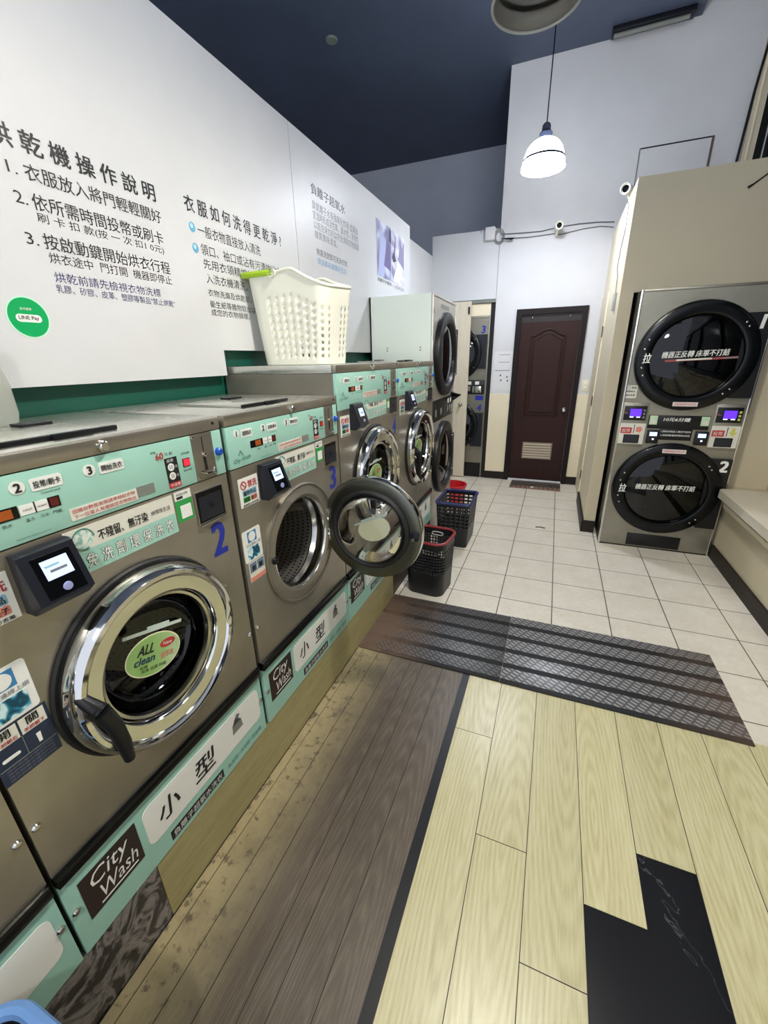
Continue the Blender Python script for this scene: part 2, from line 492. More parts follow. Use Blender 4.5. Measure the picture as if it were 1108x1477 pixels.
def planks(name, mat, cols, y0, y1, joints, zt=0., skip=None, gap=.0012):
    mb = MB(); i = mb.mi(mat); gi = mb.mi(LEATHERD)
    lay = mb.bm.loops.layers.color.new('plank')
    UV = mb.bm.loops.layers.uv.new('UVMap')
    def q(xa, xb, ya, yb, z, k, c):
        f = mb.face([mb.bm.verts.new(p) for p in ((xa, ya, z), (xb, ya, z), (xb, yb, z), (xa, yb, z))], k, False)
        vo = c[2]*1.6 - .8
        for lp in f.loops:
            lp[lay] = c; lp[UV].uv = ((lp.vert.co.x-(xa+xb)/2)/(xb-xa)*1.3 + (c[0]-.5)*.9, (lp.vert.co.y-(ya+yb)/2)*.9 + vo)
    q(cols[0], cols[-1], y0, y1, zt-.002, gi, (0, 0, 0, 1))
    for n in range(len(cols)-1):
        ys = [y0] + sorted(j for j in joints(n) if y0 < j < y1) + [y1]
        for a in range(len(ys)-1):
            if skip and skip(n, ys[a], ys[a+1]): continue
            q(cols[n]+gap, cols[n+1]-gap, ys[a]+gap, ys[a+1]-gap, zt, i, (random.random(), random.random(), random.random(), 1))
    return struct(name, mb)
LC = [.612, .775, .943, 1.113, 1.281, 1.449, 1.616, 1.783, 1.95, 2.117, 2.284]
LJ = {0: [-3.158, -4.4], 1: [-3.567, -4.8], 2: [-3.851, -5.1], 3: [-3.648, -5.3], 4: [-3.438, -5.0], 5: [-4.3], 6: [-3.95], 7: [-3.6], 8: [-3.3, -4.6], 9: [-4.2]}
planks('floor_light_wood', WOODL, LC, -6.6, -2.79, lambda n: LJ[n], .001,
       skip=lambda n, a, b: (n == 3 and a <= -5.2 and b < -3.6 or n == 3 and abs(b+3.648) < .001) or (n == 4 and abs(b+3.438) < .001))
mbk = MB()
mbk.box(LC[3]+.001, LC[4], -5.3, -3.649, -.01, .0013, MARB); mbk.box(LC[4], LC[5]-.001, -5.0, -3.439, -.01, .0013, MARB)
struct('floor_black_inlay', mbk)
DC = [-.03, .006, .097, .188, .292, .36, .468, .578]
planks('floor_dark_wood', WOODD, DC, -6.6, -2.79, lambda n: [], .001)
struct('floor_trim_strip', MB().box(.578, .612, -6.6, -2.79, -.01, .0025, BLACK))
struct('floor_underlay', MB().box(-.75, 2.6, -6.6, -2.81, -.12, -.004, LEATHERD))

# plinth under the washers
struct('plinth_board', MB().box(-.62, -.033, -4.119, -2.232, 0, .234, PLINW))
struct('plinth_board_marbled', MB().box(-.62, -.033, -6.4, -4.121, 0, .234, MARBP))
struct('plinth_board_brown', MB().box(-.62, -.036, -2.230, -1.29, 0, .234, BROWNW))

struct('wall_left', MB().box(-.72, -.645, -6.6, -.17, 0, 2.70, GREENW))
struct('wall_left_partition', MB().box(-.78, -.70, -.165, 1.02, 0, 2.715, WHITEW))
struct('wall_outer', MB().box(-3.1, -3.0, -6.6, 2.75, 0, 4.4, SLATE))
struct('wall_far', MB().box(-3.0, .085, 2.72, 2.82, 0, 4.4, SLATE))
struct('ceiling', MB().box(-3.1, 1.69, -6.6, 2.82, 4.326, 4.42, CEIL))
struct('ceiling_upper', MB().box(1.69, 2.6, -6.6, 2.82, 5.2, 5.3, CEIL).box(1.66, 1.69, -6.6, 1.04, 4.42, 5.2, WALLW))

# tall back wall with its doorway (x .345 - 1.105, up to 2.07)
wb = MB()
wb.box(.085, .345, YB, YB+.1, 0, 5.2, WALLW); wb.box(1.105, 2.21, YB, YB+.1, 0, 5.2, WALLW)
wb.box(.345, 1.105, YB, YB+.1, 2.07, 5.2, WALLW); wb.box(2.21, 2.6, YB, YB+.1, 0, 2.70, WALLW)
struct('wall_back', wb)
struct('wall_back_return', MB().box(.086, .13, YB+.1, 2.72, 0, 4.326, SLATE))
struct('wall_back_wainscot', MB().box(.085, .338, YB-.012, YB, .10, 1.112, CREAM).box(1.112, 1.245, YB-.012, YB, .10, 1.112, CREAM))
struct('baseboard_back', MB().box(.085, .338, YB-.02, YB, 0, .10, BASEB).box(1.112, 1.245, YB-.02, YB, 0, .10, BASEB))
# window in the back wall, high in the corner
struct('window_1', MB().box(2.21, 2.30, YB-.02, YB+.06, 2.7, 5.2, WALLB).box(2.235, 2.25, YB-.03, YB-.015, 2.7, 5.2, CREAM)
       .box(2.30, 2.6, YB+.04, YB+.06, 2.7, 5.2, BLACKG).box(2.37, 2.38, YB+.02, YB+.045, 2.7, 5.2, GREYPL))

# board above the recess, recess filling
struct('wall_recess_board', MB().box(-.70, .084, 1.0, 1.03, 2.205, 2.915, WHITEW))
struct('trim_recess', MB().box(-.70, .084, 1.01, 1.06, 2.17, 2.205, GREYP).box(.034, .084, 1.03, 1.09, 0, 2.17, LEATHERD).box(-.2, .034, 1.035, 1.08, 2.03, 2.165, CREAM))

# side wall and enclosure around the twin dryer
sw = MB()
sw.box(1.245, 1.338, -.557, YB, 0, 2.735, CREAM)
struct('wall_side', sw)
en = MB()
en.box(1.338, 2.178, -.557, -.50, 1.998, 2.735, WALLB); en.box(2.178, 2.5, -.557, -.50, 0, 2.735, WALLB)
en.box(1.338, 2.5, -.50, YB, 2.70, 2.735, WALLB)
en.box(1.247, 1.338, -.560, -.557, .11, 2.735, WALLB)
struct('wall_dryer_surround', en)
struct('baseboard_side', MB().box(1.225, 1.245, -.575, .36, 0, .11, BASEB).box(1.245, 1.338, -.575, -.557, 0, .11, BASEB))
d3 = MB().box(1.234, 1.245, .40, 1.02, .012, 2.12, CREAM)
o = struct('door_3', d3)
for z in (.25, 1.05, 1.72):
    MB().box(1.228, 1.235, .385, .41, z, z+.10, DKMET).build('hinge', o)

# right side: bench base, right wall with its dark window
struct('wall_right', MB().box(XR, XR+.1, -6.6, YB, 0, 1.10, WALLB).box(XR, XR+.1, -6.6, YB, 2.74, 5.2, WALLW).box(XR, XR+.1, -.5, YB, 1.10, 2.74, WALLB))
wn = MB()
wn.box(XR-.03, XR+.05, -6.6, -.55, 1.10, 1.20, DKMET).box(XR-.03, XR+.05, -6.6, -.55, 2.64, 2.74, DKMET)
for y in (-.63, -2.2, -3.8, -5.4): wn.box(XR-.02, XR+.05, y, y+.07, 1.2, 2.64, DKMET)
wo = struct('window_2', wn)
MB().box(XR+.03, XR+.04, -6.6, -.55, 1.2, 2.64, BLACKG).build('window_pane', wo)
struct('trim_sill', MB().box(XR-.06, XR+.02, -6.6, -.56, 1.06, 1.10, WALLB))
struct('wall_bench_base', MB().box(2.185, XR, -6.6, -.56, 0, .528, WALLB))
struct('baseboard_right', MB().box(2.168, 2.185, -6.6, -.80, 0, .105, BASEB))
bt = MB()
pp = [(XR-.01, -.862), (2.135, -.862)]
for k in range(1, 6):
    a = PI/2 + k/5*PI/2; pp.append((2.135 + .045*math.cos(a), -.907 + .045*math.sin(a)))
pp += [(2.09, -6.5), (XR-.01, -6.5)]
bench = bt.prism(pp, .53, .588, BENCHT, 'z').build('bench')
tag(bench, 'long pale bench top with rounded corner along the right wall, beside the twin dryer', 'bench')
struct('trim_bench', MB().box(2.145, 2.185, -6.5, -.88, .445, .475, CREAM).box(2.155, 2.185, -6.5, -.88, .475, .53, GREYP))

# ------------------------------------------------------------------ doors
fr = MB()
fr.box(.338, .398, YB-.03, YB+.06, 0, 2.075, pmat('dark_brown_frame', '1A1110', .5, 0, .25)).box(1.052, 1.112, YB-.03, YB+.06, 0, 2.075, MATS['dark_brown_frame'])
fr.box(.398, 1.052, YB-.03, YB+.06, 2.015, 2.075, MATS['dark_brown_frame'])
DB = mottled('dark_brown_door', '2C1815', '341D19', 7, .5, 0, 0, 0, (8, 1, .5), .25)
dl = MB().box(.40, 1.05, YB+.005, YB+.045, .02, 2.012, DB)
dl.box(.40, 1.05, YB+.003, YB+.006, 1.93, 2.012, pmat('door_closer_dark', '241B1B', .5))
door = struct('door_1', fr)
leaf = dl.build('door_leaf', door)
def arch(x0, x1, z0, z1, h):
    p = [(x1, z0), (x0, z0), (x0, z1)]
    for k in range(1, 20):
        t = k/20; p.append((x0+(x1-x0)*t, z1 + h*(.5-.5*math.cos(2*PI*t))))
    p.append((x1, z1)); return p
for (x0, x1, z0, z1, h, r) in ((.530, .905, .86, 1.775, .075, .012), (.565, .872, .895, 1.735, .07, .007)):
    p = arch(x0, x1, z0, z1, h)
    MB().tube([(a, YB+.003, b) for a, b in p], r, DB, 8, True).build('panel_moulding', leaf)
MB().prism(arch(.572, .866, .902, 1.73, .068), YB+.001, YB+.005, DB).build('raised_panel', leaf)
lv = MB().box(.545, .905, YB-.004, YB+.006, .30, .515, pmat('vent_frame', '8A7A66', .5))
for k in range(6): lv.prism([(YB-.012, .315+.033*k), (YB-.003, .315+.033*k), (YB-.003, .34+.033*k)], .56, .89, pmat('vent_slat', 'A79A86', .5), 'x')
lv.build('vent_grille', leaf)
kb = MB().lathe([(.0, -.055), (.018, -.052), (.026, -.04), (.022, -.024), (.011, -.018), (.011, -.006), (.026, -.004), (.027, .004)], (.985, YB, .93), CHROME_R, 24)
kb.build('door_knob', leaf)
for x in (.52, .93): MB().tube([(x, YB-.002, 2.0), (x, YB-.03, 1.985), (x, YB-.03, 1.97)], .006, CHROME_R).build('hook', leaf)
struct('trim_threshold', MB().box(.40, 1.06, YB-.045, YB-.031, 0, .018, WALLW))
# cream door leaf in front of the recess
cl = MB().box(-.66, -.192, .955, .99, .012, 2.19, mottled('pale_grain_leaf', 'D9D0BC', 'CDC3AD', 9, .5, 0, 0, 0, (9, 9, .4)))
c2 = struct('door_2', cl)
MB().lathe([(0, -.06), (.02, -.055), (.028, -.04), (.02, -.022), (.012, -.016), (.012, -.002), (.028, 0)], (-.275, .955, .98), CHROME_R, 20).build('door_knob', c2)
MB().box(-.222, -.205, .94, .957, 2.05, 2.13, DKMET).build('latch', c2)

# ------------------------------------------------------------------ lettered boards on the left wall
def board_thing(name, label, poly, face):
    """board facing +X: local x = world y, front -y = world +x"""
    t = thing(name, label, 'wall board', (face, 0, 0), PI/2)
    MB().prism(poly, .0, .04, WHITEW).build('board_sheet', t)
    return t
BA = board_thing('instruction_board', 'large white wall board with black washing and drying instructions and green round sticker',
    [(-6.5, 1.5), (-2.918, 1.5), (-2.918, 1.612), (-2.203, 1.612), (-2.203, 2.74), (-6.5, 2.74)], -.60)
BB = board_thing('information_board', 'white wall board with grey paragraph and lilac photo, farther down the left wall',
    [(-2.199, 1.612), (-.17, 1.612), (-.17, 2.74), (-2.199, 2.74)], -.60)
YT = -.0009
def block(parent, lines, name='line_lettering'):
    for (s_, x0, x1, z0, z1, m, b) in lines: MB().text(s_, x0, x1, z0, z1, YT, m, b).build(name, parent)
block(BA, [('烘乾機操作說明'.replace('', ' ').strip(), -3.676, -3.161, 2.122, 2.177, INK, .022)], 'title_lettering')
block(BA, [
    ('1.', -3.653, -3.628, 2.060, 2.088, INK, 0), ('衣服放入將門輕輕關好', -3.610, -3.152, 2.055, 2.097, INK, .004),
    ('2.', -3.655, -3.622, 1.990, 2.020, INK, 0), ('依所需時間投幣或刷卡', -3.610, -3.160, 1.984, 2.026, INK, .004),
    ('刷 卡 扣 款(按 一 次 扣1 0元)', -3.608, -3.166, 1.950, 1.979, INK, 0),
    ('3.', -3.655, -3.622, 1.890, 1.920, INK, 0), ('按啟動鍵開始烘衣行程', -3.608, -3.152, 1.886, 1.928, INK, .004),
    ('烘衣途中  門打開  機器即停止', -3.604, -3.153, 1.850, 1.880, INK, 0)], 'line_lettering')
block(BA, [('烘乾前請先檢視衣物洗標', -3.603, -3.219, 1.799, 1.828, INKB, 0),
    ('乳膠、矽膠、皮革、塑膠等製品"禁止烘乾"', -3.607, -3.158, 1.770, 1.793, INKB, 0)], 'line_lettering')
mb = MB().disc((-3.708, 1.693), .0565, .0565, MINT, -.001, 0).disc((-3.708, 1.693), .0525, .0525, GREEND, -.0016, 0)
mb.rrect(-3.742, -3.674, 1.680, 1.701, .0103, -.0022, 0, WHITEP).text('LINE Pay', -3.735, -3.682, 1.684, 1.697, -.003, INK, .01)
mb.text('支付優惠', -3.726, -3.696, 1.712, 1.719, -.003, WHITEP)
mb.build('round_sticker', BA, label='green round payment sticker')
block(BA, [('衣服如何洗得更乾淨?'.replace('', ' ').strip(), -3.022, -2.366, 2.134, 2.192, INK, .014)], 'title_lettering')
for x, z in ((-2.998, 2.082), (-2.997, 2.008)):
    mb = MB().disc((x, z), .016, .018, pmat('bullet_blue', '5BA3C6', .4), -.001, 0).disc((x-.003, z+.004), .008, .009, pmat('bullet_pale', 'A9D4E4', .4), -.0016, 0)
    mb.build('bullet_dot', BA)
block(BA, [('一般衣物直接放入清洗', -2.970, -2.556, 2.058, 2.103, INK, 0),
    ('領口、袖口或沾有污漬的地方', -2.968, -2.395, 1.990, 2.032, INK, 0),
    ('先用衣領精擦拭後，再放', -2.966, -2.440, 1.937, 1.978, INK, 0),
    ('入洗衣機清洗。', -2.962, -2.690, 1.883, 1.922, INK, 0),
    ('衣物洗滌及烘乾前，請將', -2.964, -2.580, 1.832, 1.862, INK, 0),
    ('衛生紙等雜物取出以免造', -2.963, -2.580, 1.788, 1.817, INK, 0),
    ('成您的衣物損壞。', -2.962, -2.700, 1.755, 1.783, INK, 0)], 'line_lettering')
block(BB, [('負離子超氧水', -2.004, -1.563, 2.480, 2.535, INKG, .012)], 'title_lettering')
block(BB, [('臭氧離子水有強氧化作用 並藉由', -2.005, -1.37, 2.404, 2.450, INKP, 0),
    ('室溫時形成活性氧，氯水性，滲透性', -2.002, -1.365, 2.355, 2.400, INKP, 0),
    ('以超洗淨力可以完全消除衣物細菌', -1.998, -1.362, 2.306, 2.350, INKP, 0),
    ('雜質異味清潔。', -1.994, -1.70, 2.258, 2.300, INKP, 0),
    ('無需洗劑即可洗淨衣物', -1.986, -1.568, 2.170, 2.208, INKG, 0)], 'line_lettering')
block(BB, [('環保節能健康好生活', -1.982, -1.585, 2.120, 2.156, INKL, 0)], 'line_lettering')
mb = MB().box(-1.015, -.685, -.001, 0, 2.205, 2.604, PHOTO1).box(-.678, -.335, -.001, 0, 2.205, 2.596, PHOTO2)
mb.prism([(-.99, 2.21), (-.86, 2.21), (-.80, 2.48), (-.93, 2.55)], -.0014, 0, pmat('photo_pale', 'A9B3D8', .5))
mb.prism([(-.86, 2.30), (-.70, 2.28), (-.70, 2.47), (-.79, 2.50)], -.0018, 0, pmat('photo_violet', '6B6290', .5))
mb.prism([(-.74, 2.50), (-.69, 2.48), (-.69, 2.58), (-.72, 2.60)], -.0018, 0, pmat('photo_dark', '3C3A4C', .5))
mb.prism([(-.66, 2.40), (-.62, 2.44), (-.57, 2.57), (-.60, 2.42), (-.56, 2.38), (-.64, 2.36)], -.0018, 0, MATS['photo_dark'])
mb.prism([(-.52, 2.40), (-.35, 2.34), (-.35, 2.50), (-.44, 2.53)], -.0018, 0, pmat('photo_mauve', '8C86A8', .5))
mb.prism([(-.64, 2.22), (-.48, 2.21), (-.40, 2.36), (-.52, 2.39)], -.0018, 0, pmat('photo_white', 'E2E4EE', .5))
mb.text('負離子水實測', -1.01, -.69, 2.166, 2.194, YT, INK).text('一般洗淨', -.66, -.36, 2.160, 2.188, YT, INKG)
mb.build('photo_print', BB, label='lilac photo of washing')

# ------------------------------------------------------------------ washers
def rect_sticker(x0, x1, z0, z1, m, y=-.0006): return MB().box(x0, x1, y, .0, z0, z1, m)

def make_door(t, c, R, hinge, opened, sticker_rot, full, lid):
    """round porthole door as a part whose origin is its hinge"""
    k = R/.235; cx, cz = c
    prof = [(.234*k, -.004), (.237*k, -.014), (.237*k, -.030), (.232*k, -.048), (.222*k, -.060), (.213*k, -.062), (.206*k, -.056), (.203*k, -.0505), (.170*k, -.0475), (.165*k, -.040), (.164*k, -.004)]
    d = MB(); d.lathe(prof, (cx, 0, cz), CHROME, 72)
    d.lathe([(.164*k, -.004), (.234*k, -.004)], (cx, 0, cz), INNER_D, 72)
    door = d.build('door', t, loc=(hinge, -.002, cz))
    H = Vector((hinge, -.002, cz))
    def sub(mb, name, **kw):
        bmesh.ops.translate(mb.bm, verts=mb.bm.verts, vec=-H); return mb.build(name, door, **kw)
    g = MB(); g.lathe([(.164*k, -.02), (.158*k, .002), (.148*k, .03), (.12*k, .055), (.07*k, .068), (0, .072)], (cx, 0, cz), GLASS if opened else GLASSW, 56)
    sub(g, 'glass_bowl')
    rb = MB(); rb.lathe([(.163*k, -.026), (.160*k, -.032), (.153*k, -.030), (.150*k, -.018), (.157*k, -.008)], (cx, 0, cz), CHROME_R, 64)
    sub(rb, 'glass_rim')
    ir = MB(); ir.lathe([(.160*k, -.003), (.163*k, .012), (.172*k, .016), (.182*k, .010), (.184*k, -.003)], (cx, 0, cz), RUBBER, 64)
    sub(ir, 'rubber_seal')
    if opened:
        pl = MB(); pl.lathe([(.183*k, .001), (.222*k, .003), (.232*k, -.002)], (cx, 0, cz), INNER_D, 72); sub(pl, 'inner_ring')
        hb = MB().box(hinge-.035, hinge+.012, -.003, .012, cz+.02, cz+.075, CHROME_R, .004).box(hinge-.035, hinge+.012, -.003, .012, cz-.075, cz-.02, CHROME_R, .004)
        hb.tube([(hinge+.004, -.002, cz-.09), (hinge+.004, -.002, cz+.09)], .009, DKMET, 12)
        for z in (.04, .06, -.04, -.06): hb.lathe([(0, .016), (.006, .015), (.007, .010)], (hinge-.018, 0, cz+z), DKMET, 10)
        sub(hb, 'hinge')
        lt = MB().box(cx-.225*k, cx-.190*k, 0, .02, cz-.018, cz+.018, DKMET, .004).tube([(cx-.207*k, .01, cz-.005), (cx-.207*k, .035, cz-.005)], .008, CHROME_R, 10)
        sub(lt, 'latch')
    else:
        hb = MB().box(hinge-.01, hinge+.02, -.03, 0, cz-.06, cz+.06, STEEL_D, .004); sub(hb, 'hinge')
        hd = MB()
        px, pz = cx-.205*k, cz+.01
        hd.tube([(px-.012, -.03, pz+.055), (px-.004, -.058, pz+.03), (px+.006, -.075, pz+.004)], [.011, .014, .018], BLACK, 12)
        hd.tube([(px+.005, -.05, pz), (px+.005, -.085, pz)], .02, BLACK, 16)
        hd.tube([(px+.006, -.078, pz+.004), (px+.022, -.080, pz-.05), (px+.030, -.078, pz-.11), (px+.034, -.074, pz-.165)], [.019, .018, .016, .012], BLACK, 14)
        sub(hd, 'handle')
    # printed oval and ruler strip on the glass
    yy = -.012
    st = MB(); sc = (cx-.012*k, cz+.0)
    st.disc(sc, .080*k, .056*k, pmat('sticker_back', 'EFEBC8', .5), yy, yy+.0006, 48, sticker_rot)
    if full:
        st.disc(sc, .077*k, .053*k, ALLC, yy-.0006, yy, 48, sticker_rot)
        def T(s_, dx, dz, w, h, m, b=0., sl=0.):
            ca, sa = math.cos(sticker_rot), math.sin(sticker_rot); dx, dz, w, h = dx*1.18, dz*1.18, w*1.18, h*1.18
            x = sc[0]+dx*ca-dz*sa; z = sc[1]+dx*sa+dz*ca
            st.text(s_, x-w/2, x+w/2, z-h/2, z+h/2, yy-.0013, m, b, sticker_rot, False, sl)
        T('ALL', -.020, .017, .038, .021, INK, .03, .25); T('clean', -.023, -.005, .048, .017, pmat('deep_blue_ink', '14315A', .5), .03, .2)
        st.disc((sc[0]+.038*math.cos(sticker_rot)-.019*math.sin(sticker_rot), sc[1]+.038*math.sin(sticker_rot)+.019*math.cos(sticker_rot)), .023, .0115, INKR, yy-.0012, yy, 24, sticker_rot+.1)
        T('極淨洗', .032, -.010, .034, .014, PINK, .01); T('殺菌', -.025, -.021, .018, .007, INK); T('除臭 殺菌 除蟎', 0, -.030, .06, .008, INK)
        T('New', .032, .016, .022, .008, CREAMP, .02)
    sub(st, 'oval_sticker')
    rs = MB(); L = .085*k; dz = .066*k if not opened else .045*k
    ca, sa = math.cos(sticker_rot), math.sin(sticker_rot)
    def rp(x, z): return (cx + x*ca - z*sa - .015, cz + x*sa + z*ca)
    rs.prism([rp(-L, dz-.004), rp(L, dz-.004), rp(L, dz+.005), rp(-L, dz+.005)], -.010, -.0094, pmat('strip_print', 'C9D8CE', .5))
    rs.prism([rp(-.02, dz+.005), rp(.045, dz+.005), rp(.045, dz+.012), rp(-.02, dz+.012)], -.010, -.0094, MATS['strip_print'])
    sub(rs, 'ruler_strip')
    if opened:
        door.rotation_euler = (0, 0, opened); door.location = (hinge-.022, .020, cz)
    return door

def make_washer(name, label, y0, W, zpan, num, opened=0., full=True, sticker_rot=0., detail=2, hopper=True):
    """zpan: height offset of the upper section compared with the small machines"""
    k = W/.70; dz = zpan
    t = thing(name, label, 'washing machine', (XM, y0, 0), PI/2)
    zb, zs, zbody = .236, .487, 1.246+dz
    big = W > .75
    c = (W/2, .862 if not big else .950); R = .237 if not big else .272
    D = .60
    # cabinet with round opening
    cb = MB(); hole = R*.79
    g = .004
    cb.plate_hole(g, W-g, .522, zbody, c, hole, 0, STEEL)
    for q in ([(g, 0, .522), (g, D, .522), (g, D, zbody), (g, 0, zbody)], [(W-g, 0, .522), (W-g, 0, zbody), (W-g, D, zbody), (W-g, D, .522)],
              [(g, 0, zbody), (g, D, zbody), (W-g, D, zbody), (W-g, 0, zbody)]): cb.quad(q, STEEL)
    cb.box(g, W-g, .012, D, zb, .522, STEEL_D)
    cb.box(g, W-g, .012, D, zbody, 1.377+dz, STEEL_D)
    cb.box(g, W-g, D-.01, D, .52, zbody, STEEL_D)
    cab = cb.build('cabinet', t)
    # kick strip and teal base panel
    MB().box(g, W-g, -.012, .012, zs, .522, BLACKG, .004).build('kick_strip', t)
    bp = MB().box(g, W-g, 0, .012, zb, zs, TEAL)
    bp.build('base_panel', t)
    dr = MB(); rr = hole+.035
    dr.lathe([(hole, 0), (hole-.006, .012), (hole-.002, .04), (hole+.012, .055), (hole+.004, .075)], (c[0], 0, c[1]), CHROME_R, 64)
    dr.build('door_mouth', t)
    dm = MB(); dm.lathe([(hole+.004, .08), (rr, .10), (rr, .18), (rr, .26), (rr, .34), (rr, .42), (rr-.02, .43), (.10, .435), (.05, .43), (0, .425)], (c[0], 0, c[1]), DRUM, 64, uv=True)
    for a in (.4, 2.5, 4.6):
        x, z = c[0]+(rr-.01)*math.cos(a), c[1]+(rr-.01)*math.sin(a)
        dm.tube([(x, .11, z), (x-.02*math.cos(a), .2, z-.02*math.sin(a)), (x-.02*math.cos(a), .34, z-.02*math.sin(a)), (x, .42, z)], .025, STEEL_D, 8)
    dm.build('drum', t)
    fl = MB()
    fl.lathe([(R+.009, 0), (R+.009, -.006), (R+.004, -.010), (R-.004, -.006)], (c[0], 0, c[1]), RUBBER if not opened else STEEL_D, 72)
    fl.lathe([(R-.002, -.004), (hole+.012, -.007), (hole, 0)], (c[0], 0, c[1]), STEEL, 72)
    fl.build('door_flange', t)
    if opened:
        MB().lathe([(0, -.02), (.012, -.018), (.014, -.004)], (c[0]-R*.86, 0, c[1]+.012), BLACK, 16).build('catch', t)
    make_door(t, c, R*.985, c[0]+R*.97, opened, sticker_rot, full, None)
    # upper part: control panel, trim, lid
    cp = MB(); xp = .585*k
    z0, z1 = 1.249+dz, 1.377+dz
    if big: z0 = 1.343
    cp.box(g, xp, -.002, .014, z0, z1, TEAL, .0015)
    Z = lambda z: z+dz - (.006 if big else 0)
    if detail:
        y = -.0032
        def dot(u, z, s_):
            cp.disc((u, z), .0125, .0125, WHITEP, y, 0); cp.text(s_, u-.0048, u+.0048, z-.0082, z+.0082, y-.0008, INK, .05, aspect=True)
        def lab(u0, u1, zc, s_, h=.012):
            cp.rrect(u0, u1, zc-h, zc+h, .004, y, 0, WHITEP); cp.text(s_, u0+.004, u1-.004, zc-h*.55, zc+h*.55, y-.0008, INK, .01)
        dot(.048*k, Z(1.352), '1'); lab(.070*k, .120*k, Z(1.349), '選擇洗衣', .013); dot(.178*k, Z(1.351), '2'); lab(.199*k, .255*k, Z(1.349), '投幣/刷卡'); dot(.310*k, Z(1.351), '3'); lab(.331*k, .387*k, Z(1.349), '開始洗衣')
        cp.text('Coin/Card', .212*k, .246*k, Z(1.329), Z(1.333), y, INK)
        # display strip
        u0 = .106*k
        cp.box(u0, .168*k, y, 0, Z(1.297), Z(1.320), BLACKG).box(.130*k, .158*k, y-.0006, 0, Z(1.300), Z(1.317), ORANGE)
        cp.box(.170*k, .194*k, y, 0, Z(1.299), Z(1.318), WHITEP).box(.196*k, .218*k, y, 0, Z(1.299), Z(1.318), WHITEP).box(.194*k, .1965*k, y-.0004, 0, Z(1.298), Z(1.319), INK)
        cp.box(.219*k, .240*k, y, 0, Z(1.298), Z(1.319), BLACKG).box(.222*k, .237*k, y-.0006, 0, Z(1.300), Z(1.317), DKRED)
        cp.text('COLD', .174*k, .190*k, Z(1.306), Z(1.310), y-.0007, INK).text('WARM', .199*k, .215*k, Z(1.306), Z(1.310), y-.0007, INK)
        for u, s_ in ((.145, '熱水'), (.182, '溫水'), (.207, '冷水'), (.230, '門鎖')):
            cp.text(s_, (u-.008)*k, (u+.008)*k, Z(1.285), Z(1.292), y, INK)
        # logo, small print
        cp.text('City Wash', .020*k, .098*k, Z(1.262), Z(1.279), y, TEALD, 0, .07, False, .3)
        cp.tube([(.045*k, y, Z(1.285)), (.055*k, y, Z(1.30)), (.066*k, y, Z(1.283))], .0012, TEALD, 5)
        cp.text('www.citywash.com.tw', .15*k, .21*k, Z(1.256), Z(1.260), y, TEALD)
        # red notice
        cp.box(.250*k, .402*k, y, 0, Z(1.258), Z(1.284), CREAMP)
        cp.text('因機台數量有限請準時取衣物', .255*k, .396*k, Z(1.2725), Z(1.2815), y-.0007, INKR)
        cp.text('下一位客人有權將您衣物取出', .255*k, .396*k, Z(1.2605), Z(1.2695), y-.0007, INKR)
        cp.box(.403*k, .450*k, y, 0, Z(1.262), Z(1.286), GREYP)
        # price and coins
        cp.text('60', .470*k, .492*k, Z(1.335), Z(1.352), y, INKR, .02).text('元 起', .496*k, .520*k, Z(1.341), Z(1.349), y, INK)
        cp.text('原價', .458*k, .472*k, Z(1.352), Z(1.358), y, INK)
        cp.box(.493*k, .530*k, y, 0, Z(1.270), Z(1.334), INK).box(.493*k, .530*k, y, 0, Z(1.256), Z(1.270), INKR)
        cp.text('投幣', .498*k, .518*k, Z(1.323), Z(1.331), y-.0007, WHITEP)
        cp.text('不找零', .496*k, .527*k, Z(1.259), Z(1.267), y-.0007, WHITEP)
        for z, s_ in ((1.310, '10'), (1.287, '50')):
            cp.disc((.508*k, Z(z)), .0098, .0098, WHITEP, y-.0004, 0, 28); cp.text(s_, .503*k, .513*k, Z(z)-.005, Z(z)+.005, y-.001, INK)
            cp.text('元', .520*k, .527*k, Z(z)-.004, Z(z)+.003, y-.0007, WHITEP)
        cp.text('投幣金額', .545*k, .572*k, Z(1.333), Z(1.339), y, INK).text('剩餘時間', .545*k, .572*k, Z(1.288), Z(1.294), y, INK)
    panel = cp.build('control_panel', t)
    if detail:
        MB().box(.547*k, .569*k, -.004, 0, Z(1.301), Z(1.322), BLACK).box(.549*k, .567*k, -.0046, 0, Z(1.303), Z(1.320), LEDR if num == '2' else LEDD).build('counter_display', panel)
    cs = MB().box(xp, .660*k, -.003, .014, z0, z1, STEEL_D, .001)
    uc = .622*k
    cs.box(uc-.001, uc+.001, -.004, 0, Z(1.32), Z(1.368), LEATHERD)
    cs.lathe([(0, -.012), (.006, -.010), (.007, -.003)], (uc, 0, Z(1.318)), CHROME, 14)
    cs.prism([(uc-.004, Z(1.312)), (uc+.004, Z(1.312)), (uc+.006, Z(1.275)), (uc-.004, Z(1.275))], -.004, 0, LEATHERD)
    cs.tube([(uc-.022, -.005, Z(1.274)), (uc-.01, -.014, Z(1.269)), (uc+.014, -.014, Z(1.269)), (uc+.026, -.005, Z(1.276))], .003, CHROME, 8)
    for x, z in ((xp+.006, z1-.008), (.655*k, z0+.008), (xp+.006, z0+.008)): cs.lathe([(0, -.006), (.0035, -.005), (.004, -.003)], (x, 0, z), CHROME, 10)
    cs.build('coin_slot', t)
    MB().box(.660*k, W-g, -.002, .014, z0, z1, TEAL, .001).build('side_strip', t)
    MB().lathe([(0, -.015), (.007, -.0145), (.0105, -.011), (.011, -.004), (.012, -.002)], (.676*k, 0, Z(1.316)), BLUEB, 20).build('start_button', t)
    tr = MB().box(g, W-g, -.004, .02, 1.379+dz, 1.412+dz, STEEL, .003)
    tr.build('top_trim', t)
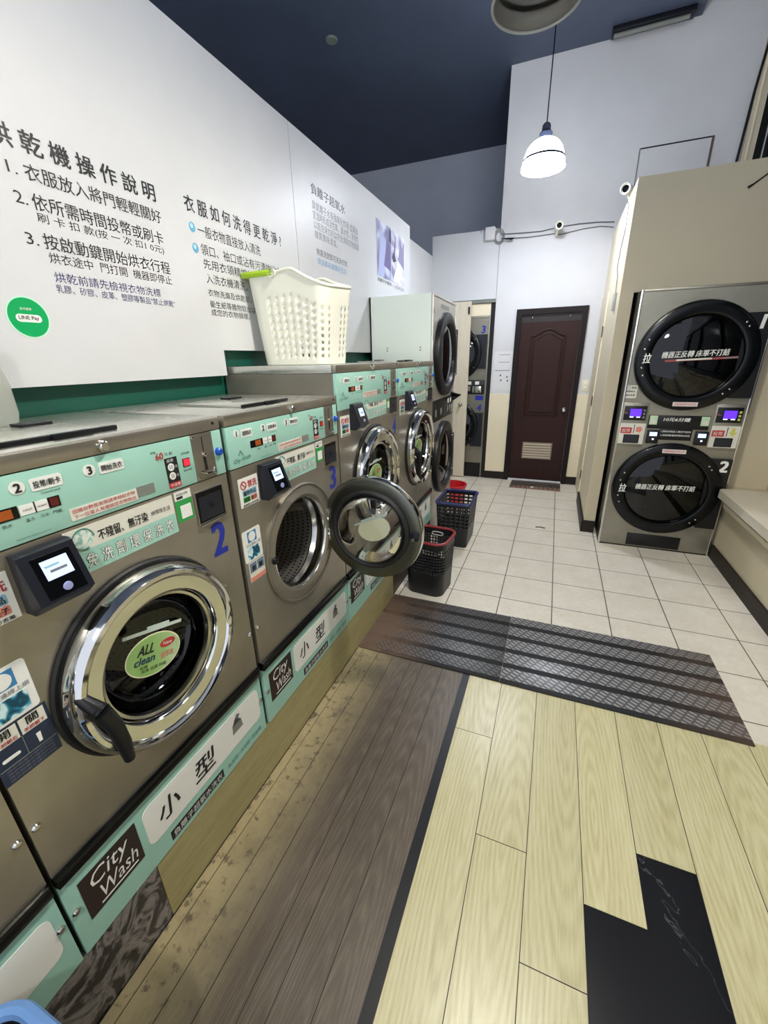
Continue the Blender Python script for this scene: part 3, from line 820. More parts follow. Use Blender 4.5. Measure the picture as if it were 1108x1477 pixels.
    MB().lathe([(0, -.016), (.008, -.016), (.010, -.013), (.012, -.012), (.013, -.004)], (.348*k, 0, 1.395+dz), CHROME_R, 20).build('lock', t)
    if detail: MB().lathe([(0, -.0066), (.004, -.006), (.0045, -.004)], (W-.03, 0, 1.398+dz), DKMET, 10).build('screw', t)
    MB().box(g, W-g, .018, D, 1.378+dz, 1.412+dz, STEEL_T, .002).build('top_sheet', t)
    if hopper:
        lid = MB().box(.19*k, .445*k, .085, .37, 1.4125+dz, 1.421+dz, STEEL_T, .002).build('hopper_lid', t)
        MB().box(.188*k, .447*k, .072, .086, 1.4125+dz, 1.423+dz, BLACK, .002).box(.30*k, .38*k, .060, .075, 1.4125+dz, 1.425+dz, BLACK, .002).build('front_edge', lid)
        MB().box(.36*k, .43*k, .28, .33, 1.421+dz, 1.428+dz, BLACK, .002).build('handle', lid)
    # coin return
    cr = MB(); a0, a1, b0, b1 = (.565*k, .665*k, 1.131+dz*1.0, 1.220+dz)
    cr.box(a0-.004, a1+.004, -.004, 0, b0-.004, b1+.004, STEEL_D, .001).box(a0, a1, -.0046, 0, b0, b1, BLACKG)
    cr.prism([(a0+.006, b0+.006), (a1-.006, b0+.006), (a1-.008, b1-.014), (a0+.008, b1-.014)], -.0052, 0, NAVY)
    cr.lathe([(0, -.012), (.005, -.010), (.006, -.004)], ((a0+a1)/2, 0, (b0+b1)/2), BLACK, 12)
    cr.box(a0-.004, a1+.004, -.012, 0, b0-.006, b0-.002, CHROME_R)
    cr.build('coin_return', t)
    if detail:
        # card reader
        r0 = .128*k if not big else .125
        rz0, rz1 = 1.115+dz, 1.236+dz
        rd = MB().prism([(0, rz0), (-.030, rz0), (-.056, rz0+.022), (-.024, rz1-.004), (-.018, rz1), (0, rz1)], r0, r0+.100, NAVY, 'x')
        rdo = rd.build('card_reader', t)
        th = math.atan2(.032, rz1-.004-rz0-.022); sl = (rz1-.004-rz0-.022)
        def onslope(u, f, off): return (r0+u, -.056 + .032*f - off*math.cos(th), rz0+.022+sl*f - 0)
        def spl(u0, u1, f0, f1, m, off, nm):
            q = MB(); A = [onslope(u0, f0, off), onslope(u1, f0, off), onslope(u1, f1, off), onslope(u0, f1, off)]
            B = [onslope(u0, f0, 0), onslope(u1, f0, 0), onslope(u1, f1, 0), onslope(u0, f1, 0)]
            q.quad(A, m)
            for i_ in range(4): q.quad([A[i_], B[i_], B[(i_+1) % 4], A[(i_+1) % 4]], m)
            return q.build(nm, rdo)
        spl(.018, .088, .06, .90, BLACKG, .0008, 'reader_face')
        spl(.030, .078, .42, .80, SCREEN, .0016, 'screen')
        spl(.034, .060, .66, .70, SKYP, .0022, 'screen_text'); spl(.040, .070, .55, .60, INKG, .0022, 'screen_digits')
        p = onslope(.055, .20, .001)
        MB().lathe([(0, -.004), (.008, -.003), (.009, 0)], p, pmat('reader_button', '9AA0D0', .3), 16).build('button', rdo)
        # banner
        bn = MB(); u0, u1, b0, b1 = (.226*k if not big else .285), (.494*k if not big else .598), 1.138+dz, 1.240+dz
        mid = b0+.052; y = -.0008
        bn.box(u0, u1, y, 0, b0, mid, TEAL).box(u0, u1, y, 0, mid, b1, CREAMP)
        bn.disc((u0+.035, b1-.026), .021, .021, WASHP, y-.0007, 0, 36)
        bn.tube([(u0+.035+.0225*math.cos(a), y-.001, b1-.026+.0225*math.sin(a)) for a in [q*PI/10 for q in range(17)]], .0012, TEALD, 5)
        bn.text('不殘留、無汙染', u0+.066, u0+.190, b1-.042, b1-.018, y-.0008, INK, .012); bn.text('綠環境生活', u0+.200, u0+.256, b1-.034, b1-.023, y-.0008, INK)
        bn.text('免洗劑環保洗衣'.replace('', ' ').strip(), u0+.030, u1-.010, b0+.010, b0+.042, y-.0006, INK, .035)
        bn.text('免洗劑環保洗衣'.replace('', ' ').strip(), u0+.030, u1-.010, b0+.010, b0+.042, y-.0010, WHITEP, .006)
        bn.build('banner_sticker', t)
        q0 = .500*k if not big else .604
        MB().box(q0, q0+.054, y, 0, b0+.020, b1+.002, GREENS).box(q0, q0+.054, y-.0005, 0, b1-.022, b1+.002, WHITEP)\
            .box(q0+.013, q0+.048, y-.0005, 0, b0+.028, b0+.064, WHITEP).text('掃描付款', q0+.006, q0+.044, b1-.010, b1-.003, y-.001, INK).box(q0+.006, q0+.026, y-.0009, 0, b1-.019, b1-.012, INK).build('payment_sticker', t)
        # no-wash notice
        s0 = .026
        a, b = (1.116, 1.212) if not big else (1.222, 1.316)
        ns = rect_sticker(s0, s0+.094, a, b, WHITEP); y = -.0014
        ns.tube([(s0+.022+.0125*math.cos(2*PI*q/20), y, b-.024+.0125*math.sin(2*PI*q/20)) for q in range(20)], .0016, INKR, 5, True)
        ns.tube([(s0+.013, y, b-.015), (s0+.031, y, b-.033)], .0016, INKR, 5)
        ns.text('禁洗', s0+.042, s0+.086, b-.036, b-.012, y, INKR, .02)
        ns.rrect(s0+.014, s0+.082, a+.034, a+.055, .004, y+.0004, 0, SKYP).rrect(s0+.014, s0+.048, a+.014, a+.032, .004, y+.0004, 0, GREENS if not num == '2' else SKYP).rrect(s0+.050, s0+.082, a+.014, a+.032, .004, y+.0004, 0, PINK)
        ns.text('寵物用品', s0+.018, s0+.078, a+.037, a+.052, y, INK, .015).text('地墊', s0+.018, s0+.044, a+.017, a+.029, y, INK, .015).text('鞋子', s0+.053, s0+.079, a+.017, a+.029, y, INK, .015)
        ns.text('違者將立即丟棄', s0+.010, s0+.084, a+.002, a+.010, y, INK, .01)
        ns.build('notice_sticker', t)
    if detail > 1:
        # network sticker with wave picture
        s0 = .008
        ws = MB().rrect(s0-.0, s0+.090, .925, 1.038, .008, -.0006, 0, WHITEP); y = -.0014
        ws.box(s0+.024, s0+.068, y+.0004, 0, .992, 1.030, pmat('mid_blue_print', '3B7FB4', .5)).disc((s0+.046, 1.011), .017, .017, WHITEP, y, 0, 28)
        ws.text('可以連線上網', s0+.014, s0+.084, .978, .989, y, INKG); ws.box(s0+.016, s0+.076, y, 0, .931, .974, WAVEP)
        ws.build('network_sticker', t)
        if num == '2':
            ks = MB().box(s0-.006, s0+.096, -.0006, 0, .800, .923, NAVYP); y = -.0014
            for a, tx in ((s0-.002, '開'), (s0+.046, '關')):
                ks.box(a, a+.044, y+.0004, 0, .884, .919, CREAMP).text(tx, a+.012, a+.032, .899, .917, y, INK, .02).text('手把朝右' if tx == '開' else '手把朝下', a+.004, a+.040, .886, .895, y, INKR, .01)
            ks.rrect(s0+.004, s0+.034, .852, .859, .003, y, 0, WHITEP).prism([(s0+.064, .868), (s0+.072, .868), (s0+.071, .846), (s0+.065, .846)], y, 0, WHITEP)
            ks.box(s0+.0435, s0+.0445, y, 0, .838, .884, GREYP).box(s0-.004, s0+.094, y, 0, .8375, .8385, GREYP)
            for q in range(4): ks.text('請依照圖示操作門把', s0+.004, s0+.086, .829-.008*q, .834-.008*q, y, INKG)
            ks.build('door_sticker', t)
        else:
            ks = MB().box(s0+.012, s0+.092, -.0006, 0, .848, .922, CREAMP); y = -.0014
            ks.box(s0+.016, s0+.050, y, 0, .884, .918, pmat('grey_blue_print', '6B7F92', .5)).box(s0+.054, s0+.088, y, 0, .884, .918, MATS['grey_blue_print'])
            ks.text('開', s0+.026, s0+.042, .888, .906, y-.0006, INK, .02).text('關', s0+.062, s0+.078, .888, .906, y-.0006, INK, .02).box(s0+.014, s0+.09, y, 0, .850, .866, PINK)
            ks.build('door_sticker', t)
    if num:
        u = .603*k if not big else .700
        zz = 1.012+dz*.9
        MB().text(num, u, u+.050, zz, zz+.100, -.0008, BLUE, .045, -.06).build('number', t, label='blue number ' + num)
    # base: logo badge and size sign
    bz = 0. if not big else .012
    bd = MB().box(.035, .180*k, -.0012, .001, .312+bz, .444+bz, BROWNP); y = -.002
    w = .145*k
    bd.text('City', .035+.14*w, .035+.80*w, .378+bz, .436+bz, y, WHITEP, -.012, .03, False, .25).text('Wash', .035+.22*w, .035+.92*w, .336+bz, .378+bz, y, WHITEP, -.012, .03, False, .2)
    bd.box(.035+.2*w, .035+.88*w, y, 0, .323+bz, .3265+bz, WHITEP); bd.build('logo_badge', t)
    sg = MB().rrect(.200*k, .676*k, .312+bz, .446+bz, .022, -.0012, .001, WHITEP)
    if detail:
        sg.text('小' if not big else '中', .243*k, .312*k, .345+bz, .415+bz, y, INK, .016, 0, False, .12).text('型', .372*k, .452*k, .342+bz, .416+bz, y, INK, .016, 0, False, .12)
        a, b = .535*k, .365+bz
        sg.prism([(a, b), (a+.050*k, b), (a+.046*k, b+.03), (a+.004*k, b+.03)], y, 0, GREYP).prism([(a+.002, b+.03), (a+.02, b+.052), (a+.034, b+.046), (a+.048, b+.03)], y, 0, pmat('sketch_ink', '4A4750', .5))
        sg.prism([(a+.012, b+.046), (a+.03, b+.066), (a+.044, b+.056), (a+.034, b+.044)], y, 0, INKG)
    sg.build('size_sign', t)
    if detail:
        bt_ = MB().box(.258*k, .470*k, -.001, .001, .252+bz, .286+bz, INK)
        bt_.text('負離子超氧水洗衣', .266*k, .462*k, .257+bz, .281+bz, -.0018, WHITEP, -.004)
        bt_.text('免洗劑 · 大包裝 · 超省錢', .49*k, .665*k, .260+bz, .278+bz, -.0018, TEALD); bt_.build('slogan_strip', t)
    for x in (.016, W-.016):
        for z in (.672, .380): MB().lathe([(0, -.008), (.006, -.007), (.009, -.003), (.009, 0)], (x, 0, z), CHROME_R, 14).build('screw', t)
    return t

make_washer('washing_machine', 'front-load washer cut off at the lower left corner, blue-rimmed basket before it', -5.022, .70, 0., None, detail=0)
make_washer('washing_machine', 'front-load washer with blue number 2 and chrome door shut, green oval sticker', -4.320, .70, 0., '2', sticker_rot=-.30)
make_washer('washing_machine', 'front-load washer with blue number 3, round door hanging open', -3.608, .70, 0., '3', opened=PI/2, sticker_rot=-.42)
make_washer('washing_machine', 'taller steel washer with the white laundry basket on top', -2.905, .80, .126, '4', detail=1, hopper=False)
make_washer('washing_machine', 'taller steel washer at the far end of the row, next to the pale tumble dryer', -2.105, .80, .126, None, detail=1)

# ------------------------------------------------------------------ stacked dryers
def make_dryer(name, label, loc, rotz, W, H, D, cz, R, numbers, numcol, style):
    t = thing(name, label, 'dryer', loc, rotz)
    body = steel('pale_dryer_front', 'BDBBB4', 'CAC8C1', .42) if style == 'pale' else DRYER_S; cx = W/2 - .003
    cb = MB()
    zm = (cz[0]+cz[1])/2
    for c, a, b in ((cz[0], zm, H), (cz[1], .012, zm)): cb.plate_hole(0, W, a, b, (cx, c), R*.74, 0, body)
    sm = pmat('pale_side_panel', 'E6F1E9', .45) if style == 'pale' else BLACK
    for q in ([(0, 0, 0), (0, D, 0), (0, D, H), (0, 0, H)], [(W, 0, 0), (W, 0, H), (W, D, H), (W, D, 0)], [(0, 0, H), (0, D, H), (W, D, H), (W, 0, H)]): cb.quad(q, sm)
    cb.box(0, W, D-.01, D, 0, H, BLACK).box(0, W, .0, .02, 0, .012, BLACK)
    cb.build('cabinet', t)
    ft = MB().box(-.002, .014, -.008, .01, 0, H, CHROME_R if style == 'twin' else body, .003).box(W-.014, W+.002, -.008, .01, 0, H, CHROME_R if style == 'twin' else body, .003).box(0, W, -.006, .01, H-.018, H, body, .003)
    ft.build('front_trim', t)
    for n, c in enumerate(cz):
        d = MB()
        d.lathe([(R, 0), (R, -.030), (R*.985, -.042), (R*.96, -.046), (R*.80, -.050), (R*.765, -.046), (R*.735, -.030), (R*.725, -.010)], (cx, 0, c), BLACKG if style != 'pale' else BLACK, 72)
        if style == 'twin':
            zt, zb_ = (c+.275, c-.280) if n == 0 else (c+.270, c-.288)
            d.prism([(cx+R*.70, zb_), (W-.018, zb_), (W-.018, zt), (cx+R*.66, zt)], -.034, 0, BLACK)
        else:
            za, zb_ = ((c-.18, c+.22), (c-.27, c+.17))[n]; d.prism([(cx+R*.72, za), (W-.02, za), (W-.02, zb_), (cx+R*.72, zb_)], -.034, 0, NAVY)
        door = d.build('door', t)
        g = MB(); g.lathe([(R*.735, -.02), (R*.6, -.032), (R*.35, -.04), (0, -.043)], (cx, 0, c), GLASSD, 56); g.build('glass', door)
        dr = MB(); dr.lathe([(R*.74, .01), (R*.92, .05), (R*.92, .2), (R*.92, .38), (R*.92, .5), (R*.2, .52), (0, .52)], (cx, 0, c), DRUM if style == 'twin' and n == 0 else STEEL_D, 56, uv=True)
        for a in (.9, 2.6, 4.2, 5.6):
            x, z = cx+R*.86*math.cos(a), c+R*.86*math.sin(a); dr.tube([(x, .06, z), (x, .5, z)], .03, STEEL_D, 6)
        dr.build('drum', t)
        for a in ((.62, .72, 2.75, 2.95, 3.35, 3.52, -.72, -.86) if style == 'twin' else (.6, -.6)):
            MB().lathe([(0, -.056), (.006, -.054), (.007, -.046)], (cx+R*.88*math.cos(a), 0, c+R*.88*math.sin(a)), CHROME_R, 10).build('rivet', door)
        if style == 'twin':
            tx = MB(); y = -.0515
            tx.text('拉', cx-R*.86, cx-R*.73, c-.036, c+.032, y, WHITEP, .02, 0, False, .1)
            tx.build('pull_mark', door)
            tx = MB(); tx.text('機器正反轉 床單不打結', cx-.205, cx+.195, c+.002, c+.046, -.0455, WHITEP, .015, .03, False, .15)
            tx.build('glass_lettering', door)
            if n == 0:
                tx = MB().prism([(cx-.18, c-.030), (cx+.25, c-.012), (cx+.25, c+.002), (cx-.18, c-.016)], -.0450, -.044, pmat('ruler_red', 'A24A4C', .5))
                tx.prism([(cx-.11, c-.024), (cx+.10, c-.0155), (cx+.10, c-.0045), (cx-.11, c-.013)], -.0454, -.044, CREAMP)
                tx.prism([(cx+.17, c-.0135), (cx+.25, c-.0100), (cx+.25, c-.0005), (cx+.17, c-.004)], -.0454, -.044, GREYP); tx.build('ruler_strip', door)
            zl = c-.340 if n == 0 else c+.300
            MB().prism([(cx-.075, zl), (cx+.080, zl), (cx+.080, zl+.03), (cx-.075, zl+.03)], -.052, -.044, pmat('pink_white_label', 'D8CCC8', .5)).text('請確實關緊門再投幣', cx-.065, cx+.070, zl+.008, zl+.022, -.0528, INKR).build('door_label', door)
        if numbers:
            zz = c+.175 if style == 'twin' else c+(.235, .195)[n]
            MB().text(numbers[n], W-.083 if style == 'twin' else W-.10, W-.045 if style == 'twin' else W-.045, zz, zz+.082, -.0348 if style == 'twin' else -.001, numcol, .06, 0, False, .1, True).build('number', t)
    if style == 'twin':
        for n, u0 in enumerate((.012, .612)):
            p = MB().box(u0, u0+.178, -.004, 0, .862, 1.200, DRYER_S, .001).box(u0+.002, u0+.176, -.0046, 0, .884, 1.045, CREAMP)
            p.build('coin_panel', t)
            q = MB().box(u0+.012, u0+.165, -.007, 0, 1.068, 1.178, BLACK, .002).build('display_unit', t)
            MB().box(u0+.048, u0+.135, -.009, -.006, 1.088, 1.160, BLACK).box(u0+.053, u0+.130, -.0096, -.008, 1.098, 1.155, SCREENV).build('screen', q)
            MB().box(u0+.055, u0+.080, -.0102, -.009, 1.090, 1.097, LITW).box(u0+.100, u0+.125, -.0102, -.009, 1.090, 1.097, LITW).build('indicator_lights', q)
            for k_ in range(3): MB().box(u0+.142, u0+.156, -.009, -.006, 1.085+.026*k_, 1.100+.026*k_, GREYP if n == 0 else YELLOW).build('button', q)
            MB().box(u0+.016, u0+.040, -.008, 0, 1.120, 1.124, GREYP).box(u0+.018, u0+.028, -.0082, 0, 1.126, 1.132, LEDD).build('bill_slot', q)
            s_ = MB().box(u0+.010, u0+.086, -.0052, 0, .966, 1.012, INKR).text('投幣', u0+.018, u0+.076, .975, 1.003, -.006, CREAMP)
            if n == 0: s_.disc((u0+.135, .998), .026, .026, PINK, -.0052, 0, 5)
            else: s_.prism([(u0+.110, 1.0), (u0+.126, 1.0), (u0+.126, 1.03), (u0+.148, 1.03), (u0+.148, 1.0), (u0+.164, 1.0), (u0+.137, .968)], -.0052, 0, YELLOW)
            s_.box(u0+.098, u0+.103, -.0056, 0, .968, 1.036, INK); s_.build('coin_label', t)
            MB().box(u0+.036, u0+.146, -.010, -.003, .890, .958, BLACK, .003).box(u0+.044, u0+.138, -.0106, -.008, .897, .951, NAVY).build('coin_tray', t)
        m_ = MB().box(.198, .594, -.006, 0, 1.010, 1.112, BLACK, .002).box(.285, .500, -.006, 0, .925, 1.010, BLACK, .002)
        m_.text('10元6分鐘', .300, .470, 1.068, 1.096, -.0068, WHITEP, .02, 0, False, .2)
        m_.lathe([(0, -.016), (.011, -.015), (.012, -.006)], (.384, 0, 1.045), DKMET, 16)
        m_.text('1.請將衣物放入關好門投幣', .296, .490, .984, .998, -.0068, WHITEP, .01).text('2.按啟動鍵即開始烘乾', .296, .490, .955, .969, -.0068, WHITEP, .01); m_.build('instruction_panel', t)
        for u0 in (.206, .538): MB().box(u0, u0+.052, -.0072, -.005, 1.040, 1.108, pmat('pale_green_print', 'BBD8B6', .5)).box(u0+.012, u0+.042, -.0078, -.005, 1.048, 1.078, CREAMP).build('payment_sticker', t)
        for u0 in (.206, .520):
            r_ = MB().box(u0, u0+.080, -.030, 0, .898, 1.000, BLACK, .004).build('card_reader', t)
            MB().box(u0+.014, u0+.064, -.032, -.029, .956, .986, SCREEN).build('screen', r_)
            MB().lathe([(0, -.034), (.006, -.033), (.007, -.03)], (u0+.042, 0, .932), LITW, 12).build('button', r_)
        n_ = MB().box(.003, .086, -.0012, 0, 1.235, 1.330, CREAMP); y = -.002
        n_.tube([(.026+.012*math.cos(2*PI*q/16), y, 1.312+.012*math.sin(2*PI*q/16)) for q in range(16)], .0014, INK, 5, True)
        n_.text('禁烘', .046, .080, 1.303, 1.321, y, INK, .015).text('橡膠製品', .014, .074, 1.278, 1.292, y, INK, .02).text('絨布乳膠', .012, .076, 1.250, 1.266, y, INK, .02); n_.build('notice_sticker', t)
        MB().box(.210, .595, -.006, 0, .020, .128, BLACK, .002).build('kick_panel', t)
    else:
        if style == 'back': zm += .045
        q = MB().box(.02, W-.02, -.006, 0, zm-.09, zm+.09, BLACK, .002)
        for u in (.12, .3, .55, .66): q.box(u, u+.05, -.008, 0, zm-.05, zm+.01, GREYP)
        q.build('control_strip', t)
        for u in (.56, .66): MB().box(u, u+.05, -.0075, -.005, zm+.03, zm+.07, WHITEP).build('label', t)
        MB().box(W-.17, W-.06, -.016, -.005, zm-.07, zm+.01, CHROME_R, .003).build('coin_slot', t)
        if style == 'pale':
            w_ = MB().box(W-.09, W-.06, -.09, 0, zm+.08, zm+.10, BLACK, .003).prism([(-.10, zm+.09), (0, zm+.02), (0, zm+.12)], W-.09, W-.06, BLACK, 'x'); w_.build('card_reader', t)
            mk = MB()
            for q_ in range(7): mk.box(.27+q_*.04, .295+q_*.04, -.001, 0, H-.085, H-.05, GREYP)
            mk.box(.04, .06, -.001, 0, H-.14, H-.10, GREYP); mk.build('top_marking', t)
            sc_ = MB()
            for (x, z) in ((D*.18, 1.62), (D*.72, 1.62)):
                for dz_ in (0, .02): sc_.lathe([(0, -.004), (.005, -.003), (.006, 0)], (x, 0, z+dz_), INKG, 8)
            bmesh.ops.rotate(sc_.bm, verts=sc_.bm.verts, cent=(0, 0, 0), matrix=Matrix.Rotation(-PI/2, 3, 'Z')); bmesh.ops.scale(sc_.bm, verts=sc_.bm.verts, vec=(1, -1, 1))
            bmesh.ops.reverse_faces(sc_.bm, faces=sc_.bm.faces)
            sc_.build('side_screws', t)
        else:
            MB().box(0, W, -.004, 0, 0, .2, BLACK).build('kick_panel', t)
            MB().box(W-.13, W-.03, -.0016, 0, zm-.165, zm-.105, BLUE).build('label', t)
    return t

make_dryer('tumble_dryer', 'twin-stack silver dryer with white numbers 1 and 2 on black doors', (1.360, -.795, 0), 0, .804, 1.985, 1.1, (1.525, .532), .372, '12', WHITEP, 'twin')
make_dryer('tumble_dryer', 'stacked dryer with pale green side panel, standing behind the washer row', (-.075, -1.20, 0), PI/2, .80, 2.02, .52, (1.58, .68), .335, None, None, 'pale')
make_dryer('tumble_dryer', 'stacked dryer with blue numbers 3 and 4 behind the cream door leaf', (-.768, 1.035, 0), 0, .80, 2.025, .9, (1.60, .70), .330, '34', BLUE, 'back')

# ------------------------------------------------------------------ baskets
def rr_point(w, d, r, s):
    """point at fraction s of a rounded rectangle w x d"""
    a, b = w-2*r, d-2*r; q = PI*r/2; P = 2*a+2*b+4*q; t = (s % 1)*P
    for k, (ln, cx, cy, ang) in enumerate(((a, -a/2, -d/2, None), (q, a/2, -b/2, -PI/2), (b, w/2, -b/2, None), (q, a/2, b/2, 0), (a, a/2, d/2, None), (q, -a/2, b/2, PI/2), (b, -w/2, b/2, None), (q, -a/2, -b/2, PI))):
        if t <= ln:
            if ang is not None: th = ang + t/r; return (cx + r*math.cos(th), cy + r*math.sin(th))
            return ((cx+t, cy), None, (cx, cy+t), None, (cx-t, cy), None, (cx, cy-t), None)[k]
        t -= ln
    return (-a/2, -d/2)

def make_basket(name, label, loc, w, d, h, taper, r, mat, rimmat, holes, cells, rows, rimfun=None, rotz=0., grips=None, rim_r=.009, group=None):
    t = thing(name, label, 'basket', loc, rotz, group)
    mb = MB(); i = mb.mi(mat)
    N, Rr = cells, rows
    top = rimfun or (lambda x, y: h)
    grid = []
    for j in range(Rr+1):
        f = j/Rr; row = []
        for k in range(N):
            sc = taper + (1-taper)*f
            x, y = rr_point(w*sc, d*sc, r*sc, k/N)
            X, Y = rr_point(w, d, r, k/N)
            row.append(mb.bm.verts.new((x, y, .003 + (top(X, Y)-.003)*f)))
        grid.append(row)
    for j in range(Rr):
        for k in range(N):
            if holes(k, j): continue
            mb.face((grid[j][k], grid[j][(k+1) % N], grid[j+1][(k+1) % N], grid[j+1][k]), i)
    mb.face(grid[0][::-1], i)
    o = mb.build('basket_body', t)
    md = o.modifiers.new('wall', 'SOLIDIFY'); md.thickness = .004; md.offset = 0
    rim = MB(); rim.tube([(v[0], v[1], top(*v)) for v in [rr_point(w, d, r, q/72) for q in range(72)]], rim_r, rimmat, 8, True); rim.build('rim', t)
    for g in (grips or []): g(t, top)
    return t

# white basket on the tall washer
def wtop(x, y): return .402 + .012*math.exp(-((x-.035)/.06)**2) - (.055 - .08*y)*max(0., min(1., (x-.05)/.165))
def wgrip(t, top):
    p = [(-.060, -.152), (-.218, -.152), (-.218, .152), (-.060, .152)]
    pts = []
    for a in range(3):
        for q in range(8):
            f = q/8; pts.append((p[a][0]*(1-f)+p[a+1][0]*f, p[a][1]*(1-f)+p[a+1][1]*f))
    pts.append(p[3])
    MB().tube([(x, y, top(x, y)+.004) for x, y in pts], .013, LIME, 10).build('folding_grip', t, label='lime green grip')
    MB().lathe([(.02, 0), (.02, .012), (0, .014)], (-.052, -.165, top(-.05, 0)), WHITEPL, 16).build('pivot', t)
N_ = 96
def whole(k, j):
    return 2 <= j <= 17 and j % 2 == 0 and k % 3 == 1 and not (any(abs(((k/N_) - c + .5) % 1 - .5) < .035 for c in (.335, .5, .835, .0)))
make_basket('laundry_basket', 'white laundry basket with lime green grip, standing on a tall washer', (-.365, -2.580, 1.5388), .43, .30, .40, .82, .05, WHITEPL, WHITEPL, whole, N_, 23, wtop, 0., [wgrip], .008)

def dense(N, Rr, lo, hi, kx, kz):
    return lambda k, j: lo <= j/Rr <= hi and k % kx != 0 and j % kz != 0
def oval_grip(side, w, d):
    def f(t, top):
        pts = []
        y = side*(d/2+.001); z = top(0, 0)-.045
        for q in range(24):
            a = 2*PI*q/24; c_, s_ = math.cos(a), math.sin(a)
            pts.append((.028*(1 if c_ > 0 else -1)*min(1, abs(c_)*1.6)+.012*c_, y - side*.004, z + .013*s_))
        MB().tube(pts, .0045, GREYPL, 6, True).build('handle_ring', t)
    return f
make_basket('laundry_basket', 'black perforated laundry basket with dark red rim, beside the mat', (.168, -2.010, 0), .29, .29, .405, .90, .07, BLKPL, REDRIM, dense(144, 54, .42, .86, 3, 3), 144, 54, None, -.1,
            [oval_grip(-1, .285, .285), oval_grip(1, .285, .285)], .010)
make_basket('laundry_basket', 'black square laundry basket with navy blue rim, in front of the red bucket', (.165, -1.125, 0), .29, .40, .40, .86, .03, BLKPL, NAVYRIM, dense(90, 24, .40, .93, 3, 2), 90, 24, None, .0, None, .013)
make_basket('laundry_basket', 'dark basket with pale blue rim at the lower left corner, by the nearest washer', (.150, -4.625, 0), .30, .36, .415, .88, .07, BLKPL, BLUERIM, dense(120, 30, .3, .85, 2, 2), 120, 30, None, 0., None, .014)
bk = MB().lathe([(0, .004), (.105, .004), (.108, 0), (.112, .01), (.142, .235), (.152, .236), (.152, .25), (.140, .252), (.107, .012), (0, .012)], (0, 0, 0), REDPL, 40, 'z')
b = thing('bucket', 'bright red plastic bucket behind the navy-rimmed basket', 'bucket', (-.075, -.225, 0))
bk.build('bucket_body', b)
hp = [(.145*math.cos(a), .145*math.sin(a), .225-.02*math.sin(a)) for a in [PI*q/16 for q in range(17)]]
MB().tube(hp, .003, GREYPL, 6).build('handle', b)

# milky jug at the left edge, on washer number 2
j = MB()
jp = [(0, 0), (.070, 0), (.085, .008), (.090, .03), (.090, .10), (.082, .15), (.060, .19), (.028, .215), (.024, .225), (.024, .25), (0, .25)]
j.lathe(jp, (0, 0, 0), JUGM, 40, 'z')
jo = thing('plastic_jug', 'milky translucent plastic jug on the washer at the left edge', 'jug', (-.497, -3.962, 1.4128))
j.build('jug_body', jo)
MB().tube([(-.02, -.055, .19), (-.03, -.098, .17), (-.03, -.105, .09), (-.03, -.085, .05)], .011, JUGM, 10).build('handle', jo)
MB().lathe([(.027, 0), (.028, .03), (0, .031)], (0, 0, .245), WHITEPL, 24, 'z').build('cap', jo)

# ------------------------------------------------------------------ mats
m1 = MB().box(.7625, 1.805, -2.815, -2.212, .0012, .0085, MATR, .002).build('floor_mat')
tag(m1, 'silver-grey ribbed rubber mat with black stripes, right one of the two', 'mat')
m2 = MB().box(-.030, .7615, -2.812, -2.215, .0012, .0085, MATL, .002).build('floor_mat')
tag(m2, 'dark dirty ribbed rubber mat touching the washer plinth', 'mat')
rg = thing('doormat', 'small woven doormat with reddish edge in front of the brown door', 'mat', (0, 0, 0))
MB().box(.455, 1.055, .755, 1.0, .0005, .009, RUGM, .003).build('mat_field', rg)
eg = MB(); eg.box(.453, 1.056, .655, .755, .0005, .009, pmat('rug_red', '8A6A5E', .8), .003)
for k_ in range(11): eg.box(.47+k_*.054, .495+k_*.054, .67, .74, .005, .0096, pmat('rug_dark', '57473F', .8))
eg.build('mat_border', rg)

# ------------------------------------------------------------------ lamps
def pendant(label, loc, lit, zc=4.326, R=.19, hk=1.):
    t = thing('pendant_lamp', label, 'lamp', loc)
    sh = MB(); k = R/.19
    prof = [(.045, .13), (.075, .125), (.115, .10), (.150, .055), (.170, .0), (.178, -.045), (.190, -.105)]
    sh.lathe([(r*k, z*hk) for r, z in prof], (0, 0, 0), SHADE_L if lit else GLASSC, 28, 'z')
    s_ = sh.build('lamp_shade', t)
    md = s_.modifiers.new('wall', 'SOLIDIFY'); md.thickness = .004
    MB().lathe([(.176*k, -.02*hk), (.183*k, -.02*hk), (.186*k, -.040*hk), (.179*k, -.040*hk)], (0, 0, 0), pmat('shade_band', '5A5C66', .4, .6), 40, 'z').build('band', s_)
    rp = [(.191*k*math.cos(2*PI*q/40), .191*k*math.sin(2*PI*q/40), -.106*hk) for q in range(40)]
    if not lit: MB().tube(rp, .006, GREYPL, 6, True).build('rim', s_)
    MB().lathe([(0, .215), (.022, .213), (.032, .20), (.034, .165), (.05, .150), (.052, .128*hk), (0, .128*hk)], (0, 0, 0), pmat('lamp_cap', '3C4258', .4, .3), 24, 'z').build('lamp_cap', t)
    MB().tube([(0, 0, .21), (0, 0, zc-loc[2])], .005, DKMET, 6).build('cord', t)
    MB().lathe([(0, -.085), (.030, -.075), (.045, -.04), (.042, .0), (.024, .05), (.018, .10), (.018, .12)], (0, 0, 0), lit or pmat('frosted_bulb', 'E6E2DC', .4), 20, 'z').build('bulb', t)
    return t
pendant('lit white pendant lamp hanging before the back wall', (.562, -.20, 3.085), BULB_F, R=.168, hk=.82)
pendant('unlit clear glass pendant lamp at the top of the picture', (.600, -2.05, 3.095), None, R=.185)
pendant('lit pendant lamp over the washers nearest the shop front', (.95, -3.15, 3.05), BULB_N)
